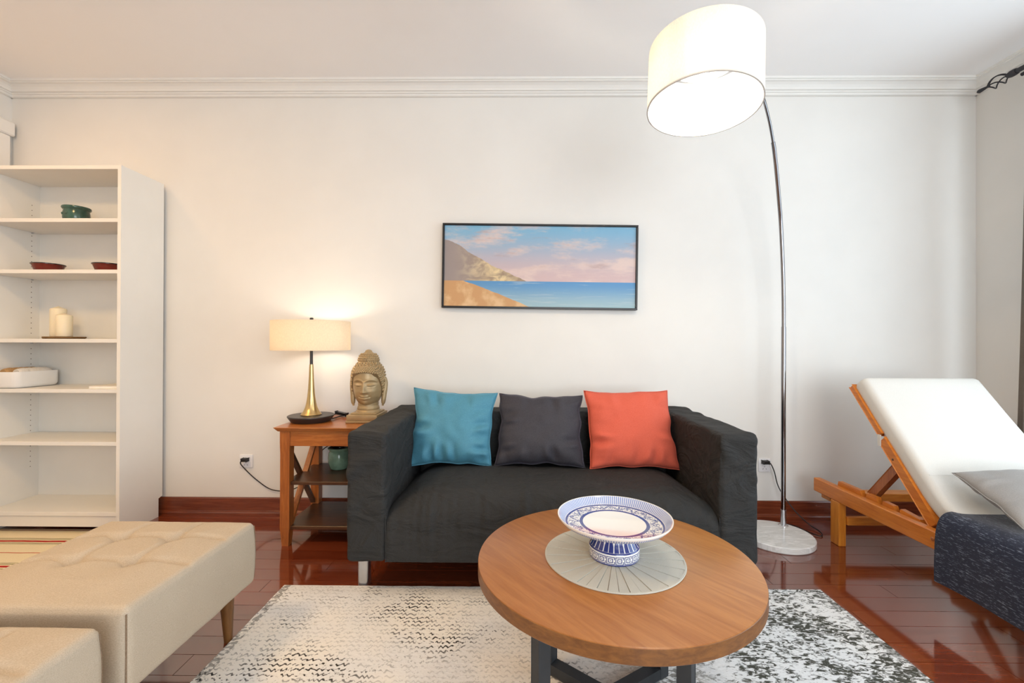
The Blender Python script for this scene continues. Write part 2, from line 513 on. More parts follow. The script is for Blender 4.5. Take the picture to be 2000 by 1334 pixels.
def rbox(x0, x1, y0, y1, z0, z1, r, step=.03, disp=None):
    """box with round edges and a fine grid; disp(p, n) -> offset along the normal"""
    bm = bmesh.new(); lo, hi = Vector((x0, y0, z0)), Vector((x1, y1, z1))
    size = hi - lo
    def axis_pts(L):
        n = max(2, int(round((L - 2 * r) / step)))
        k = 4
        a = [r * i / k for i in range(k)]
        return a + [r + (L - 2 * r) * i / n for i in range(n + 1)] + [L - q for q in a[::-1]]
    pts = [axis_pts(size[i]) for i in range(3)]
    cache = {}
    def V(p):
        key = (round(p[0], 6), round(p[1], 6), round(p[2], 6))
        if key not in cache: cache[key] = bm.verts.new(lo + Vector(p))
        return cache[key]
    for ax in range(3):
        b, c = (ax + 1) % 3, (ax + 2) % 3
        for side in (0, size[ax]):
            for i in range(len(pts[b]) - 1):
                for j in range(len(pts[c]) - 1):
                    q = []
                    for (bi, cj) in ((i, j), (i + 1, j), (i + 1, j + 1), (i, j + 1)):
                        p = [0, 0, 0]; p[ax] = side; p[b] = pts[b][bi]; p[c] = pts[c][cj]; q.append(V(p))
                    bm.faces.new(q)
    rr = Vector((r, r, r)); il, ih = lo + rr, hi - rr
    for v in bm.verts:
        c = Vector([min(max(v.co[i], il[i]), ih[i]) for i in range(3)])
        d = v.co - c
        n = d.normalized() if d.length > 1e-9 else Vector((0, 0, 1))
        v.co = c + n * r
        if disp: v.co += n * disp(v.co, n)
    return bm
def nz(p, s, sx=1, sy=1, sz=1): return noise.noise(Vector((p[0] * s * sx, p[1] * s * sy, p[2] * s * sz)))
def smooth_path(pts, k=8):
    """Catmull-Rom through pts"""
    P = [Vector(p) for p in pts]; out = []
    for i in range(len(P) - 1):
        a, b, c, d = P[max(i - 1, 0)], P[i], P[i + 1], P[min(i + 2, len(P) - 1)]
        for j in range(k):
            t = j / k
            out.append(.5 * ((2 * b) + (c - a) * t + (2 * a - 5 * b + 4 * c - d) * t * t + (3 * b - a - 3 * c + d) * t ** 3))
    out.append(P[-1]); return out

# ------------------------------------------------------------------ room
XL, XR, YB, YF, ZC = -3.27, 2.90, 2.843, -2.70, 2.752
floor = tag(link('floor', bx(XL - .1, XR + .1, YF - .1, YB + .1, -.09, -.012), 'subfloor'), 'dark red-brown lacquered wooden floor', kind='structure')
PW, PL = 0.0986, 0.93
def plank_mesh(name, L):
    bm = bx(0, L - .0020, 0, PW - .0020, -.012, 0)
    me = bpy.data.meshes.new(name); bm.to_mesh(me); bm.free(); me.materials.append(MT['floor']); return me
pm = plank_mesh('plank', PL)
row = 0; y = YB - PW
rest = bmesh.new()
while y > YF - PW:
    off = (0.0, .47, .22, .70, .35)[row % 5] * PL
    x = XL - off
    while x < XR:
        a, b = max(x, XL), min(x + PL, XR)
        if b - a > .03:
            if y > .55:
                full = abs(b - a - PL) < .001
                o = bpy.data.objects.new('plank', pm if full else plank_mesh('plank', b - a))
                COL.objects.link(o); o.parent = floor; o.location = (a, y, 0)
            else:
                box(rest, a, b - .0016, max(y, YF), y + PW - .0016, -.012, 0)
        x += PL
    y -= PW; row += 1
tag(link('plank_field', rest, 'floor', floor), kind='stuff')

tag(link('wall_back', bx(XL - .1, XR + .1, YB, YB + .1, 0, ZC), 'wall'), kind='structure')
tag(link('wall_left', bx(XL - .1, XL, YF, YB, 0, ZC), 'wall'), kind='structure')
def wall_with_hole(name, fixed, a0, a1, h0, h1, k0, k1, axis):
    bm = bmesh.new()
    def q(u0, u1, z0, z1):
        if axis == 'X': box(bm, fixed[0], fixed[1], u0, u1, z0, z1)
        else: box(bm, u0, u1, fixed[0], fixed[1], z0, z1)
    q(a0, h0, 0, ZC); q(h1, a1, 0, ZC); q(h0, h1, 0, k0); q(h0, h1, k1, ZC)
    return tag(link(name, bm, 'wall'), kind='structure')
wall_with_hole('wall_right', (XR, XR + .1), YF, YB, .05, 2.25, .40, 2.45, 'X')
wall_with_hole('wall_front', (YF - .1, YF), XL - .1, XR + .1, 0.0, 2.7, .40, 2.45, 'Y')
tag(link('ceiling', bx(XL - .1, XR + .1, YF - .1, YB + .1, ZC, ZC + .1), 'ceiling'), kind='structure')
def window(name, axis, f, a0, a1, z0, z1):
    bm = bmesh.new()
    def q(u0, u1, v0, v1, d=.06):
        if axis == 'X': box(bm, f - d / 2, f + d / 2, u0, u1, v0, v1, .004)
        else: box(bm, u0, u1, f - d / 2, f + d / 2, v0, v1, .004)
    t = .05
    q(a0, a1, z0, z0 + t); q(a0, a1, z1 - t, z1); q(a0, a0 + t, z0 + t, z1 - t); q(a1 - t, a1, z0 + t, z1 - t)
    n = 3
    for i in range(1, n):
        u = a0 + (a1 - a0) * i / n; q(u - .03, u + .03, z0 + t, z1 - t, .05)
    w = tag(link(name, bm, 'trim'), kind='structure')
    for i in range(n):
        u0, u1 = a0 + (a1 - a0) * i / n + .03, a0 + (a1 - a0) * (i + 1) / n - .03
        g = bx(f - .003, f + .003, u0, u1, z0 + t, z1 - t) if axis == 'X' else bx(u0, u1, f - .003, f + .003, z0 + t, z1 - t)
        link('pane', g, 'glass', w)
window('window_1', 'X', XR + .05, .05, 2.25, .40, 2.45)
window('added_fill_window', 'Y', YF - .05, 0.0, 2.7, .40, 2.45)  # unseen window added on the rear wall to front-light the room

# crown moulding: stepped profile, out from the wall / down from the ceiling
CR = [(0, 0), (.088, 0), (.088, .022), (.080, .024), (.080, .034), (.066, .038), (.052, .052), (.042, .072), (.038, .088), (.026, .090), (.026, .104), (.018, .106), (.018, .126), (.010, .130), (0, .130)]
CR = [(a, b * .63) for a, b in CR]
bm = prism(bmesh.new(), [(YB - a, ZC - b) for a, b in CR], 'X', XL, XR); tag(link('trim_1', bm, 'trim'), kind='structure')
bm = prism(bmesh.new(), [(XL + a, ZC - b) for a, b in CR], 'Y', YF, YB - .0005); tag(link('trim_2', bm, 'trim'), kind='structure')
bm = prism(bmesh.new(), [(XR - a, ZC - b) for a, b in CR], 'Y', YF, YB - .0005); tag(link('trim_3', bm, 'trim'), kind='structure')
# baseboards with a quarter-round shoe at the foot
BB = [(0, 0), (.026, 0), (.026, .012), (.022, .020), (.014, .024), (.012, .026), (.012, .100), (.008, .107), (0, .107)]
o = tag(link('baseboard_back', prism(bmesh.new(), [(YB - a, b) for a, b in BB], 'X', XL + .03, XR - .03), 'base'), kind='structure')
tag(link('baseboard_left', prism(bmesh.new(), [(XL + a, b) for a, b in BB], 'Y', YF, YB - .9), 'base'), kind='structure')
tag(link('baseboard_right', prism(bmesh.new(), [(XR - a, b) for a, b in BB], 'Y', YF, YB), 'base'), kind='structure')
# white door with casing on the left wall, just behind the bookcase
d1 = tag(link('door_1', bx(XL, XL + .03, 1.92, 2.72, 0, 2.41, .004), 'trim'), kind='structure')
cs = bmesh.new()
box(cs, XL, XL + .045, 2.72, 2.80, 0, 2.41, .006); box(cs, XL, XL + .045, 1.84, 1.92, 0, 2.41, .006); box(cs, XL, XL + .055, 1.82, 2.82, 2.41, 2.50, .008)
link('casing', cs, 'trim', d1)
for z0, z1 in ((.25, 1.05), (1.25, 2.2)):
    link('panel', bx(XL + .03, XL + .038, 2.02, 2.62, z0, z1, .006), 'trim', d1)

# ------------------------------------------------------------------ ceiling lamps (out of frame)
cl = thing('ceiling_light', (-1.95, .75, ZC), 'round flush ceiling lamp with warm glass, above the ottomans', 'ceiling light')
link('lamp_rim', lathe(bmesh.new(), [(.26, -.045), (.275, -.045), (.275, 0), (.26, 0), (.26, -.045)], (-1.95, .75, ZC)), 'brushed', cl, 40)
link('diffuser', lathe(bmesh.new(), [(.258, -.012), (.255, -.05), (.19, -.075), (.10, -.088), (0, -.092)], (-1.95, .75, ZC)), 'lamp_glass', cl, 60)
for i, (x_, y_) in enumerate(((-2.72, 2.02),)):
    dl = thing('recessed_downlight', (x_, y_, ZC), 'small recessed warm downlight in the ceiling before the bookcase', 'downlight')
    link('trim_ring', lathe(bmesh.new(), [(.045, -.006), (.06, -.004), (.06, 0), (.045, 0), (.045, -.006)], (x_, y_, ZC), 32), 'brushed', dl, 40)
    link('lens', lathe(bmesh.new(), [(.044, -.001), (.04, -.005), (0, -.006)], (x_, y_, ZC), 32), 'downlight', dl, 60)

# ------------------------------------------------------------------ curtain and rods on the right wall
cu = thing('curtain', (2.83, 2.35, 0), 'taupe curtain hanging at the right edge beside the window', 'curtain')
def curtain_loop(z):
    t = z / 2.55; pts_o, pts_i = [], []
    y0, y1 = 2.521 - .026 * z, 2.04
    n = 70
    for i in range(n + 1):
        s = i / n; yy = y0 + (y1 - y0) * s
        xx = 2.775 + .028 * math.sin(s * 34 + .3 * math.sin(t * 3)) * (1 - .15 * t)
        pts_o.append(Vector((xx, yy, z))); pts_i.append(Vector((xx + .006, yy, z)))
    return pts_o + pts_i[::-1]
link('panel', loft(bmesh.new(), [curtain_loop(.03 + (2.55 - .03) * i / 12) for i in range(13)]), 'curtain', cu, 60)
for i in range(5):
    yy = 2.40 - i * .09
    bm = bmesh.new(); tube(bm, [(2.75 + .022 * math.cos(a * math.tau / 20), yy, 2.605 + .022 * math.sin(a * math.tau / 20)) for a in range(21)], .003, 6)
    link('ring', bm, 'iron', cu, 50)
def rod(name, x_, z_, y0, y1, r, label, finial):
    t = thing(name, (x_, y0, z_), label, 'curtain rod', 'double curtain rods')
    link('pole', tube(bmesh.new(), [(x_, y0, z_), (x_, y1, z_)], r, 14), 'iron', t, 40)
    if finial:
        L = .20
        link('collar', lathe(bmesh.new(), [(0, 0), (r * 1.25, 0), (r * 1.45, .012), (r * 1.45, .03), (r * 1.1, .045), (0, .045)], (x_, y0 - .035, z_), 20, rot=Matrix.Rotation(-math.pi / 2, 3, 'X')), 'iron', t, 40)
        cage = thing_part = bmesh.new()
        for k in range(4):
            ps = []
            for i in range(17):
                s = i / 16; rr = .006 + .030 * math.sin(math.pi * s); a = k * math.pi / 2 + s * 2.6
                ps.append((x_ + rr * math.cos(a), y0 + .01 + .105 * s, z_ + rr * math.sin(a)))
            tube(cage, ps, .0036, 6)
        link('finial_cage', cage, 'iron', t, 50)
        link('finial_tip', tube(bmesh.new(), [(x_, y0 + .110, z_), (x_, y0 + .128, z_), (x_, y0 + .148, z_), (x_, y0 + .166, z_), (x_, y0 + .176, z_)], [.006, .007, .010, .012, .006], 12), 'iron', t, 50)
        link('finial_neck', tube(bmesh.new(), [(x_, y0 - .005, z_), (x_, y0 + .02, z_)], [.008, .006], 10), 'iron', t, 50)
    for yy in (y1 + .3, 1.15, y0 - .25):
        b = bmesh.new(); tube(b, [(x_, yy, z_ - r), (x_, yy, z_ - .03), (XR - .01, yy, z_ - .03)], .007, 8)
        link('bracket', b, 'iron', t, 50)
    return t
rod('curtain_rod', 2.75, 2.607, 2.51, -.2, .013, 'black iron curtain rod with a twisted cage finial', True)
rod('curtain_rod', 2.865, 2.635, 2.555, -.2, .010, 'plain black curtain rod without finial, nearer the wall', False)

# ------------------------------------------------------------------ bookcase
bc = thing('bookcase', (-2.65, 2.66, 0), 'tall white open bookcase with adjustable shelves against the wall', 'bookcase')
BX0, BX1, BY0, BY1 = -3.055, -2.25, 2.505, 2.812
T = .02
prof = [(BY0, 0), (BY1 - .03, 0), (BY1 - .03, .115), (BY1, .125), (BY1, 2.105), (BY0, 2.105)]
for x_ in (BX0, BX1 - T):
    b = prism(bmesh.new(), prof, 'X', x_, x_ + T)
    link('side_panel', b, 'white_lam', bc)
link('top_panel', bx(BX0 + T, BX1 - T, BY0 + .002, BY1 - .003, 2.083, 2.105, .0015), 'white_lam', bc)
link('back_panel', bx(BX0 + T, BX1 - T, BY1 - .012, BY1 - .006, .12, 2.083), 'white_lam', bc)
SH = [1.804, 1.511, 1.116, .830, .530, .130]
for z in SH:
    link('shelf', bx(BX0 + T + .001, BX1 - T - .001, BY0 + .004, BY1 - .013, z - .022, z, .0015), 'white_lam', bc)
link('plinth', bx(BX0 + T, BX1 - T, BY0 + .012, BY0 + .03, .045, .106), 'white_lam', bc)
ph = bmesh.new()
for yy in (BY0 + .045, BY1 - .06):
    z = .32
    while z < 1.98:
        if all(abs(z - q + .01) > .02 for q in SH):
            bmesh.ops.create_circle(ph, cap_ends=True, radius=.0028, segments=8, matrix=Matrix.Translation((BX0 + T + .0006, yy, z)) @ Matrix.Rotation(math.pi / 2, 4, 'Y'))
            bmesh.ops.create_circle(ph, cap_ends=True, radius=.0028, segments=8, matrix=Matrix.Translation((BX1 - T - .0006, yy, z)) @ Matrix.Rotation(math.pi / 2, 4, 'Y'))
        z += .032
tag(link('pin_holes', ph, 'hole', bc), kind='stuff')
for z in SH[:5]:
    for yy in (BY0 + .045, BY1 - .06):
        link('shelf_pin', tube(bmesh.new(), [(BX0 + T, yy, z - .026), (BX0 + T + .012, yy, z - .026)], .0035, 8), 'brushed', bc, 50)

# things on the shelves
def bowl(name, c, prof, mat, label, cat, group=None, inner=None):
    o = thing(name, c, label, cat, group)
    return o
gb = thing('ceramic_bowl', (-2.64, 2.64, 1.8045), 'dark green glazed ceramic bowl with small lugs on the top shelf', 'bowl')
c_ = (-2.64, 2.64, 1.8045)
link('body', lathe(bmesh.new(), [(0, 0), (.050, 0), (.058, .008), (.063, .035), (.062, .062), (.059, .078), (.066, .086), (.068, .092), (.066, .098), (.061, .096), (.054, .078), (.057, .04), (.048, .012), (0, .010)], c_, 40), 'green_glaze', gb, 50)
for k in range(3):
    a = 3.6 + k * .55
    b = bmesh.new(); bmesh.ops.create_icosphere(b, subdivisions=2, radius=.008, matrix=Matrix.Translation((c_[0] + .060 * math.cos(a), c_[1] + .060 * math.sin(a), c_[2] + .052)))
    link('lug', b, 'green_glaze', gb, 179)
for px_, lab in ((-2.825, 'shallow dark red glazed dish on the second shelf, left of its twin'), (-2.458, 'shallow dark red glazed dish half hidden by the bookcase side')):
    c_ = (px_, 2.655, 1.5115)
    t = thing('ceramic_dish', c_, lab, 'dish', 'red dishes on the second shelf')
    link('body', lathe(bmesh.new(), [(0, 0), (.052, 0), (.060, .006), (.066, .026), (.073, .046), (.077, .048), (.077, .054), (.071, .054), (.063, .028), (.054, .011), (0, .009)], c_, 40), 'red_glaze', t, 50)
    link('rim_band', lathe(bmesh.new(), [(.0765, .049), (.0782, .050), (.0782, .054), (.0765, .0548)], c_, 40), 'black_glaze', t, 50)
tr = thing('candle_tray', (-2.70, 2.63, 1.1165), 'rough bark-edged wood slice under the two candles', 'tray')
b = lathe(bmesh.new(), [(0, 0), (.088, 0), (.094, .006), (.092, .013), (0, .014)], (-2.70, 2.63, 1.1165), 44)
for v in b.verts:
    d = Vector((v.co.x + 2.70, v.co.y - 2.63, 0)); v.co += d * .10 * nz(v.co, 30)
link('slice', b, 'bark', tr, 50)
for (x_, y_, h, lab) in ((-2.752, 2.645, .168, 'taller ivory pillar candle, at the left on the wood slice'), (-2.682, 2.612, .126, 'shorter ivory pillar candle, at the right on the wood slice')):
    z0 = 1.1305
    t = thing('pillar_candle', (x_, y_, z0), lab, 'candle', 'ivory candles')
    link('wax', lathe(bmesh.new(), [(0, 0), (.036, 0), (.038, .004), (.038, h - .006), (.034, h), (.02, h + .004), (.006, h + .012), (0, h + .013)], (x_, y_, z0), 36), 'wax', t, 40)
    link('wick', tube(bmesh.new(), [(x_, y_, z0 + h + .010), (x_ + .001, y_, z0 + h + .018)], .0012, 6), 'wick', t)
# white basin with rolled towels
ba = thing('storage_basin', (-2.94, 2.64, .8305), 'white rounded rectangular basin holding rolled towels', 'basin')
def rr_loop(x0, x1, y0, y1, z, r, n=6):
    out = []
    for (cx, cy, a0) in ((x1 - r, y1 - r, 0), (x0 + r, y1 - r, 90), (x0 + r, y0 + r, 180), (x1 - r, y0 + r, 270)):
        for k in range(n + 1):
            a = math.radians(a0 + 90 * k / n); out.append(Vector((cx + r * math.cos(a), cy + r * math.sin(a), z)))
    return out
bX0, bX1, bY0, bY1 = -3.028, -2.856, 2.512, 2.765
lp = [rr_loop(bX0 + .02, bX1 - .02, bY0 + .02, bY1 - .02, .8305, .03), rr_loop(bX0 + .006, bX1 - .006, bY0 + .006, bY1 - .006, .836, .035),
      rr_loop(bX0, bX1, bY0, bY1, .85, .035), rr_loop(bX0, bX1, bY0, bY1, .925, .035),
      rr_loop(bX0 + .006, bX1 - .006, bY0 + .006, bY1 - .006, .925, .032), rr_loop(bX0 + .008, bX1 - .008, bY0 + .008, bY1 - .008, .845, .03)]
link('body', loft(bmesh.new(), lp), 'porcelain', ba, 50)
for (xx, y0, y1, zz, lab) in ((-2.904, 2.555, 2.735, .908, 'pale rolled towel at the right in the white basin'), (-2.982, 2.555, 2.735, .908, 'tan rolled towel at the left in the white basin')):
    b = bmesh.new(); ps, rs = [], []
    for i in range(19):
        q = i / 18; ps.append((xx + .002 * math.sin(i), y0 + (y1 - y0) * q, zz)); e = min(q, 1 - q)
        rs.append(.037 * (.80 + .20 * min(1, e / .12)) + .0012 * math.sin(i * 2.1))
    tube(b, ps, rs, 20)
    tag(link('rolled_towel', b, 'towel' if xx > -2.95 else 'tan_towel', None, 60, origin=(xx, y0, zz - .036)), lab, 'towel', 'towels in the basin')
nb = thing('notebook', (-2.36, 2.60, .8305), 'thin cream notebook lying flat on the shelf', 'notebook')
link('pages', bx(-2.452, -2.278, 2.530, 2.700, .8325, .8435), 'paper', nb)
link('cover', bx(-2.455, -2.275, 2.527, 2.703, .8437, .8455, .0007), 'paper', nb)
link('back_cover', bx(-2.455, -2.275, 2.527, 2.703, .8305, .8323, .0007), 'paper', nb)

# ------------------------------------------------------------------ painting
pw, phh, pa = 1.233, .535, math.radians(-.65)
pc = Vector((.144, YB, 1.583))
pt = thing('framed_picture', pc, 'black framed seaside picture hanging above the sofa', 'picture'); pt.rotation_euler = (0, pa * -1, 0)
def lbx(*a, **k):  # local to the picture
    bm = bx(*a, **k); bmesh.ops.translate(bm, verts=bm.verts[:], vec=pc); return bm
f_ = .013
link('canvas', lbx(-pw / 2 + f_, pw / 2 - f_, -.030, -.006, -phh / 2 + f_, phh / 2 - f_), 'canvas', pt)
link('frame_rail', lbx(-pw / 2, pw / 2, -.040, -.002, phh / 2 - f_ + .001, phh / 2, .0015), 'black', pt)
link('frame_rail', lbx(-pw / 2, pw / 2, -.040, -.002, -phh / 2, -phh / 2 + f_ - .001, .0015), 'black', pt)
link('frame_stile', lbx(-pw / 2, -pw / 2 + f_ - .001, -.040, -.002, -phh / 2 + f_, phh / 2 - f_, .0015), 'black', pt)
link('frame_stile', lbx(pw / 2 - f_ + .001, pw / 2, -.040, -.002, -phh / 2 + f_, phh / 2 - f_, .0015), 'black', pt)

# ------------------------------------------------------------------ wall sockets
def socket(x0, x1, z0, z1, label):
    cx, cz = (x0 + x1) / 2, (z0 + z1) / 2
    t = thing('wall_socket', (cx, YB, cz), label, 'socket', 'wall sockets')
    link('plate', bx(x0, x1, YB - .009, YB, z0, z1, .003, 2), 'plastic', t, 40)
    for (dx, dz, a) in ((0, .020, 0), (0, -.008, 0), (-.010, -.024, .5), (.010, -.024, -.5)):
        b = beam(bmesh.new(), (cx + dx - .004 * math.sin(a), YB - .0094, cz + dz - .004), (cx + dx + .004 * math.sin(a), YB - .0094, cz + dz + .004), .002, .001, (0, 1, 0))
        link('slot', b, 'slot', t)
    return cx, cz
s1 = socket(-1.772, -1.688, .298, .380, 'white wall socket left of the side table')
s2 = socket(1.532, 1.606, .291, .375, 'white wall socket by the sofa arm, behind the arc lamp pole')

# ------------------------------------------------------------------ side table
st = thing('side_table', (-1.03, 2.6, 0), 'brown wooden side table with crossed side braces and two shelves', 'side table')
TX0, TX1, TY0, TY1, TZ = -1.30, -.765, 2.36, 2.825, .645
b = bx(TX0, TX1, TY0, TY1, TZ - .024, TZ)
for v in b.verts:
    if v.co.z < TZ - .01:
        v.co.x += .018 if v.co.x < -1 else -.018; v.co.y += .018 if v.co.y < 2.6 else -.018
bmesh.ops.bevel(b, geom=b.edges[:], offset=.003, segments=1, profile=.5, affect='EDGES')
link('tabletop', b, 'table_wood', st)
LG = .05
lx = (TX0 + .028, TX1 - .028 - LG); ly = (TY0 + .028, TY1 - .028 - LG)
for x_ in lx:
    for y_ in ly:
        out = []
        for z, k in ((0, .72), (.10, 1.0), (.50, 1.0), (.56, 1.06), (TZ - .024, 1.06)):
            h = LG / 2 * k; cx, cy = x_ + LG / 2, y_ + LG / 2
            out.append([Vector((cx - h, cy - h, z)), Vector((cx + h, cy - h, z)), Vector((cx + h, cy + h, z)), Vector((cx - h, cy + h, z))])
        link('leg', loft(bmesh.new(), out), 'table_wood_v', st)
for (a, b_) in (((lx[0] + LG, lx[1]), ly[0] + .006), ((lx[0] + LG, lx[1]), ly[1] + LG - .024)):
    link('apron', bx(a[0], a[1], b_, b_ + .018, TZ - .105, TZ - .0245, .0015), 'table_wood', st)
for x_ in (lx[0] + .008, lx[1] + LG - .026):
    link('apron', bx(x_, x_ + .018, ly[0] + LG, ly[1], TZ - .105, TZ - .0245, .0015), 'table_wood', st)
S1, S2 = .345, .105
link('shelf', bx(lx[0] + .012, lx[1] + LG - .012, ly[0] + LG * .3, ly[1] + LG * .7, S1 - .018, S1, .003), 'dark_wood', st)
link('shelf', bx(lx[0] + .012, lx[1] + LG - .012, ly[0] + LG * .3, ly[1] + LG * .7, S2 - .020, S2, .003), 'dark_wood', st)
for x_ in (lx[0] + LG / 2, lx[1] + LG / 2):
    link('cross_brace', beam(bmesh.new(), (x_ - .010, ly[0] + LG - .004, TZ - .112), (x_ - .010, ly[1] + .004, S2 + .01), .018, .028, (1, 0, 0), .001), 'dark_wood', st)
    link('cross_brace', beam(bmesh.new(), (x_ + .010, ly[0] + LG - .004, S2 + .01), (x_ + .010, ly[1] + .004, TZ - .112), .018, .028, (1, 0, 0), .001), 'table_wood_v', st)
jr = (-1.062, 2.665, S1 + .0005)
t = thing('ceramic_jar', jr, 'sage green glazed jar with black mouth on the side table shelf', 'jar')
link('body', lathe(bmesh.new(), [(0, 0), (.046, 0), (.052, .006), (.062, .040), (.064, .068), (.060, .096), (.054, .106), (.058, .114), (.064, .120), (.066, .126), (.060, .128)], jr, 40), 'sage_glaze', t, 50)
link('lining', lathe(bmesh.new(), [(.0598, .1281), (.054, .120), (.050, .104), (.056, .085), (.056, .04), (.045, .010), (0, .009)], jr, 40), 'black_glaze', t, 50)
# ------------------------------------------------------------------ table lamp
LX, LY = -1.187, 2.565
tl = thing('table_lamp', (LX, LY, TZ), 'lit brass table lamp with a beige linen drum shade', 'table lamp')
lc = (LX, LY, TZ + .0005)
link('base', lathe(bmesh.new(), [(0, 0), (.104, 0), (.108, .003), (.126, .030), (.126, .034), (.123, .036), (0, .036)], lc, 56), 'dkbase', tl, 30)
link('stem', lathe(bmesh.new(), [(0, .0365), (.056, .0365), (.057, .040), (.053, .046), (.043, .058), (.034, .078), (.027, .105), (.0215, .14), (.017, .19), (.0138, .25), (.0115, .31), (.0105, .328), (0, .328)], lc, 40), 'brass', tl, 40)
link('neck', tube(bmesh.new(), [(LX, LY, TZ + .328), (LX, LY, TZ + .575)], .0085, 16), 'dkbase', tl, 40)
SB, ST, SR = 1.055, 1.222, .213
sh = link('shade', lathe(bmesh.new(), [(SR, SB), (SR, ST), (SR - .003, ST), (SR - .003, SB), (SR, SB)], (LX, LY, 0), 64), 'linen_shade', tl, 40)
b = bmesh.new()
for k in range(3):
    a = k * math.tau / 3 + .4
    tube(b, [(LX, LY, ST - .012), (LX + (SR - .004) * math.cos(a), LY + (SR - .004) * math.sin(a), ST - .008)], .002, 6)
link('shade_spider', b, 'brass', sh)
link('finial', lathe(bmesh.new(), [(0, 0), (.009, 0), (.010, .004), (.010, .022), (.008, .025), (0, .026)], (LX, LY, ST - .004), 16), 'dkbase', tl, 30)
for sx in (-1, 1):
    link('bulb', lathe(bmesh.new(), [(0, -.03), (.012, -.028), (.014, -.014), (.026, .004), (.029, .02), (.024, .036), (.012, .045), (0, .047)], (LX + sx * .055, LY, 1.125), 20), 'bulb_warm', tl, 60)
link('bulb_holder', tube(bmesh.new(), [(LX - .06, LY, 1.092), (LX + .06, LY, 1.092)], .010, 10), 'dkbase', tl, 40)
cord = smooth_path([(LX + .10, LY + .05, TZ + .006), (LX + .13, LY + .13, TZ + .012), (LX + .10, LY + .20, TZ + .006), (LX + .03, TY1 + .005, TZ - .01), (LX + .01, TY1 + .006, .56), (LX + .02, TY1 + .006, .47), (LX - .06, TY1 + .006, .40), (-1.30, TY1 + .006, .25), (-1.42, YB - .016, .165), (-1.55, YB - .016, .158), (-1.65, YB - .02, .22), (-1.735, YB - .022, .30), (-1.752, YB - .03, .335), (-1.735, YB - .03, .352)])
co = link('power_cord', tube(bmesh.new(), cord, .0032, 6), 'cable', tl, 60)
link('plug', beam(bmesh.new(), (-1.742, YB - .026, .352), (-1.708, YB - .026, .352), .034, .018, (0, 0, 1), .003), 'cable', co)
b = beam(bmesh.new(), (LX + .075, LY + .175, TZ + .022), (LX + .150, LY + .150, TZ + .013), .020, .016, (0, 0, 1), .004)
link('inline_switch', b, 'black', co)

# ------------------------------------------------------------------ head statue
HC = Vector((-.868, 2.605, .862)); YAWH = math.radians(3)
hs = thing('head_statue', (-.868, 2.60, TZ), 'antique gold serene head statue with curled hair and closed eyes', 'statue')
RH = Matrix.Rotation(YAWH, 3, 'Z')
def HW(p): return HC + RH @ Vector(p)
def g1(x, c, w): return math.exp(-((x - c) / w) ** 2)
PROF = [(-.132, .004, .010), (-.128, .030, .034), (-.118, .047, .058), (-.100, .062, .078), (-.075, .074, .090), (-.040, .083, .097), (0, .0865, .099), (.035, .087, .100), (.065, .083, .098), (.090, .073, .088), (.110, .058, .070), (.124, .036, .044), (.131, .012, .014), (.132, .003, .003)]
def head_slice(z):
    for (z0, w0, d0), (z1, w1, d1) in zip(PROF, PROF[1:]):
        if z <= z1:
            t = (z - z0) / (z1 - z0)
            return w0 + (w1 - w0) * t, d0 + (d1 - d0) * t
    return PROF[-1][1:]
def head_base(th, z, k=1.0):
    w, d = head_slice(max(-.132, min(.132, z)))
    return Vector((w * k * math.sin(th), -d * k * math.cos(th) * (1 if math.cos(th) > 0 else .92), z))
def head_pt(th, z):
    p = head_base(th, z); x, y = p.x, p.y
    if math.cos(th) > 0:
        fr = math.cos(th) ** .8; ax = abs(x); d = 0.0
        t = (.016 - z) / .062                       # nose: bridge growing into the tip
        if 0 <= t <= 1: d += (.007 + .020 * t ** 1.2) * g1(x, 0, .0075 + .0065 * t)
        elif t > 1: d += .027 * g1(x, 0, .014) * g1(z, -.046, .0055)
        d += .009 * g1(ax, .0125, .006) * g1(z, -.044, .007)
        brow = .026 - 13.0 * (ax - .036) ** 2        # brow arcs, sockets, closed lids
        d += .0042 * g1(z, brow, .0045) * (1 if .007 < ax < .068 else 0)
        d -= .0110 * g1(ax, .036, .024) * g1(z, .006, .011)
        d += .0130 * g1(ax, .036, .018) * g1(z, -.003, .0085)
        slit = -.0115 + 7.0 * (ax - .036) ** 2
        d -= .0060 * g1(z, slit, .0024) * (1 if .016 < ax < .060 else 0)
        d += .0110 * g1(x, 0, .021) * g1(z, -.069, .0058)   # lips
        d += .0115 * g1(x, 0, .017) * g1(z, -.0825, .006)
        d -= .0075 * g1(x, 0, .028) * g1(z, -.0755 + 5 * x * x, .0024)
        d -= .006 * g1(ax, .029, .006) * g1(z, -.071, .006)
        d += .010 * g1(x, 0, .022) * g1(z, -.110, .013)     # chin, cheeks
        d += .005 * g1(ax, .045, .02) * g1(z, -.050, .025)
        y -= d * fr
    return Vector((x, y, z))
b = bmesh.new(); NU, NV = 120, 110; grid = []
for j in range(NV + 1):
    zz = -.132 * math.cos(math.pi * j / NV)
    # concentrate samples at the front
    row_ = []
    for i in range(NU):
        u = -1 + 2 * i / NU; th = math.pi * (0.55 * u + .45 * u ** 3)
        row_.append(b.verts.new(HW(head_pt(th, zz))))
    grid.append(row_)
for j in range(NV):
    for i in range(NU):
        b.faces.new((grid[j][i], grid[j][(i + 1) % NU], grid[j + 1][(i + 1) % NU], grid[j + 1][i]))
b.faces.new(grid[0][::-1]); b.faces.new(grid[-1])
link('face', b, 'statue', hs, 179)
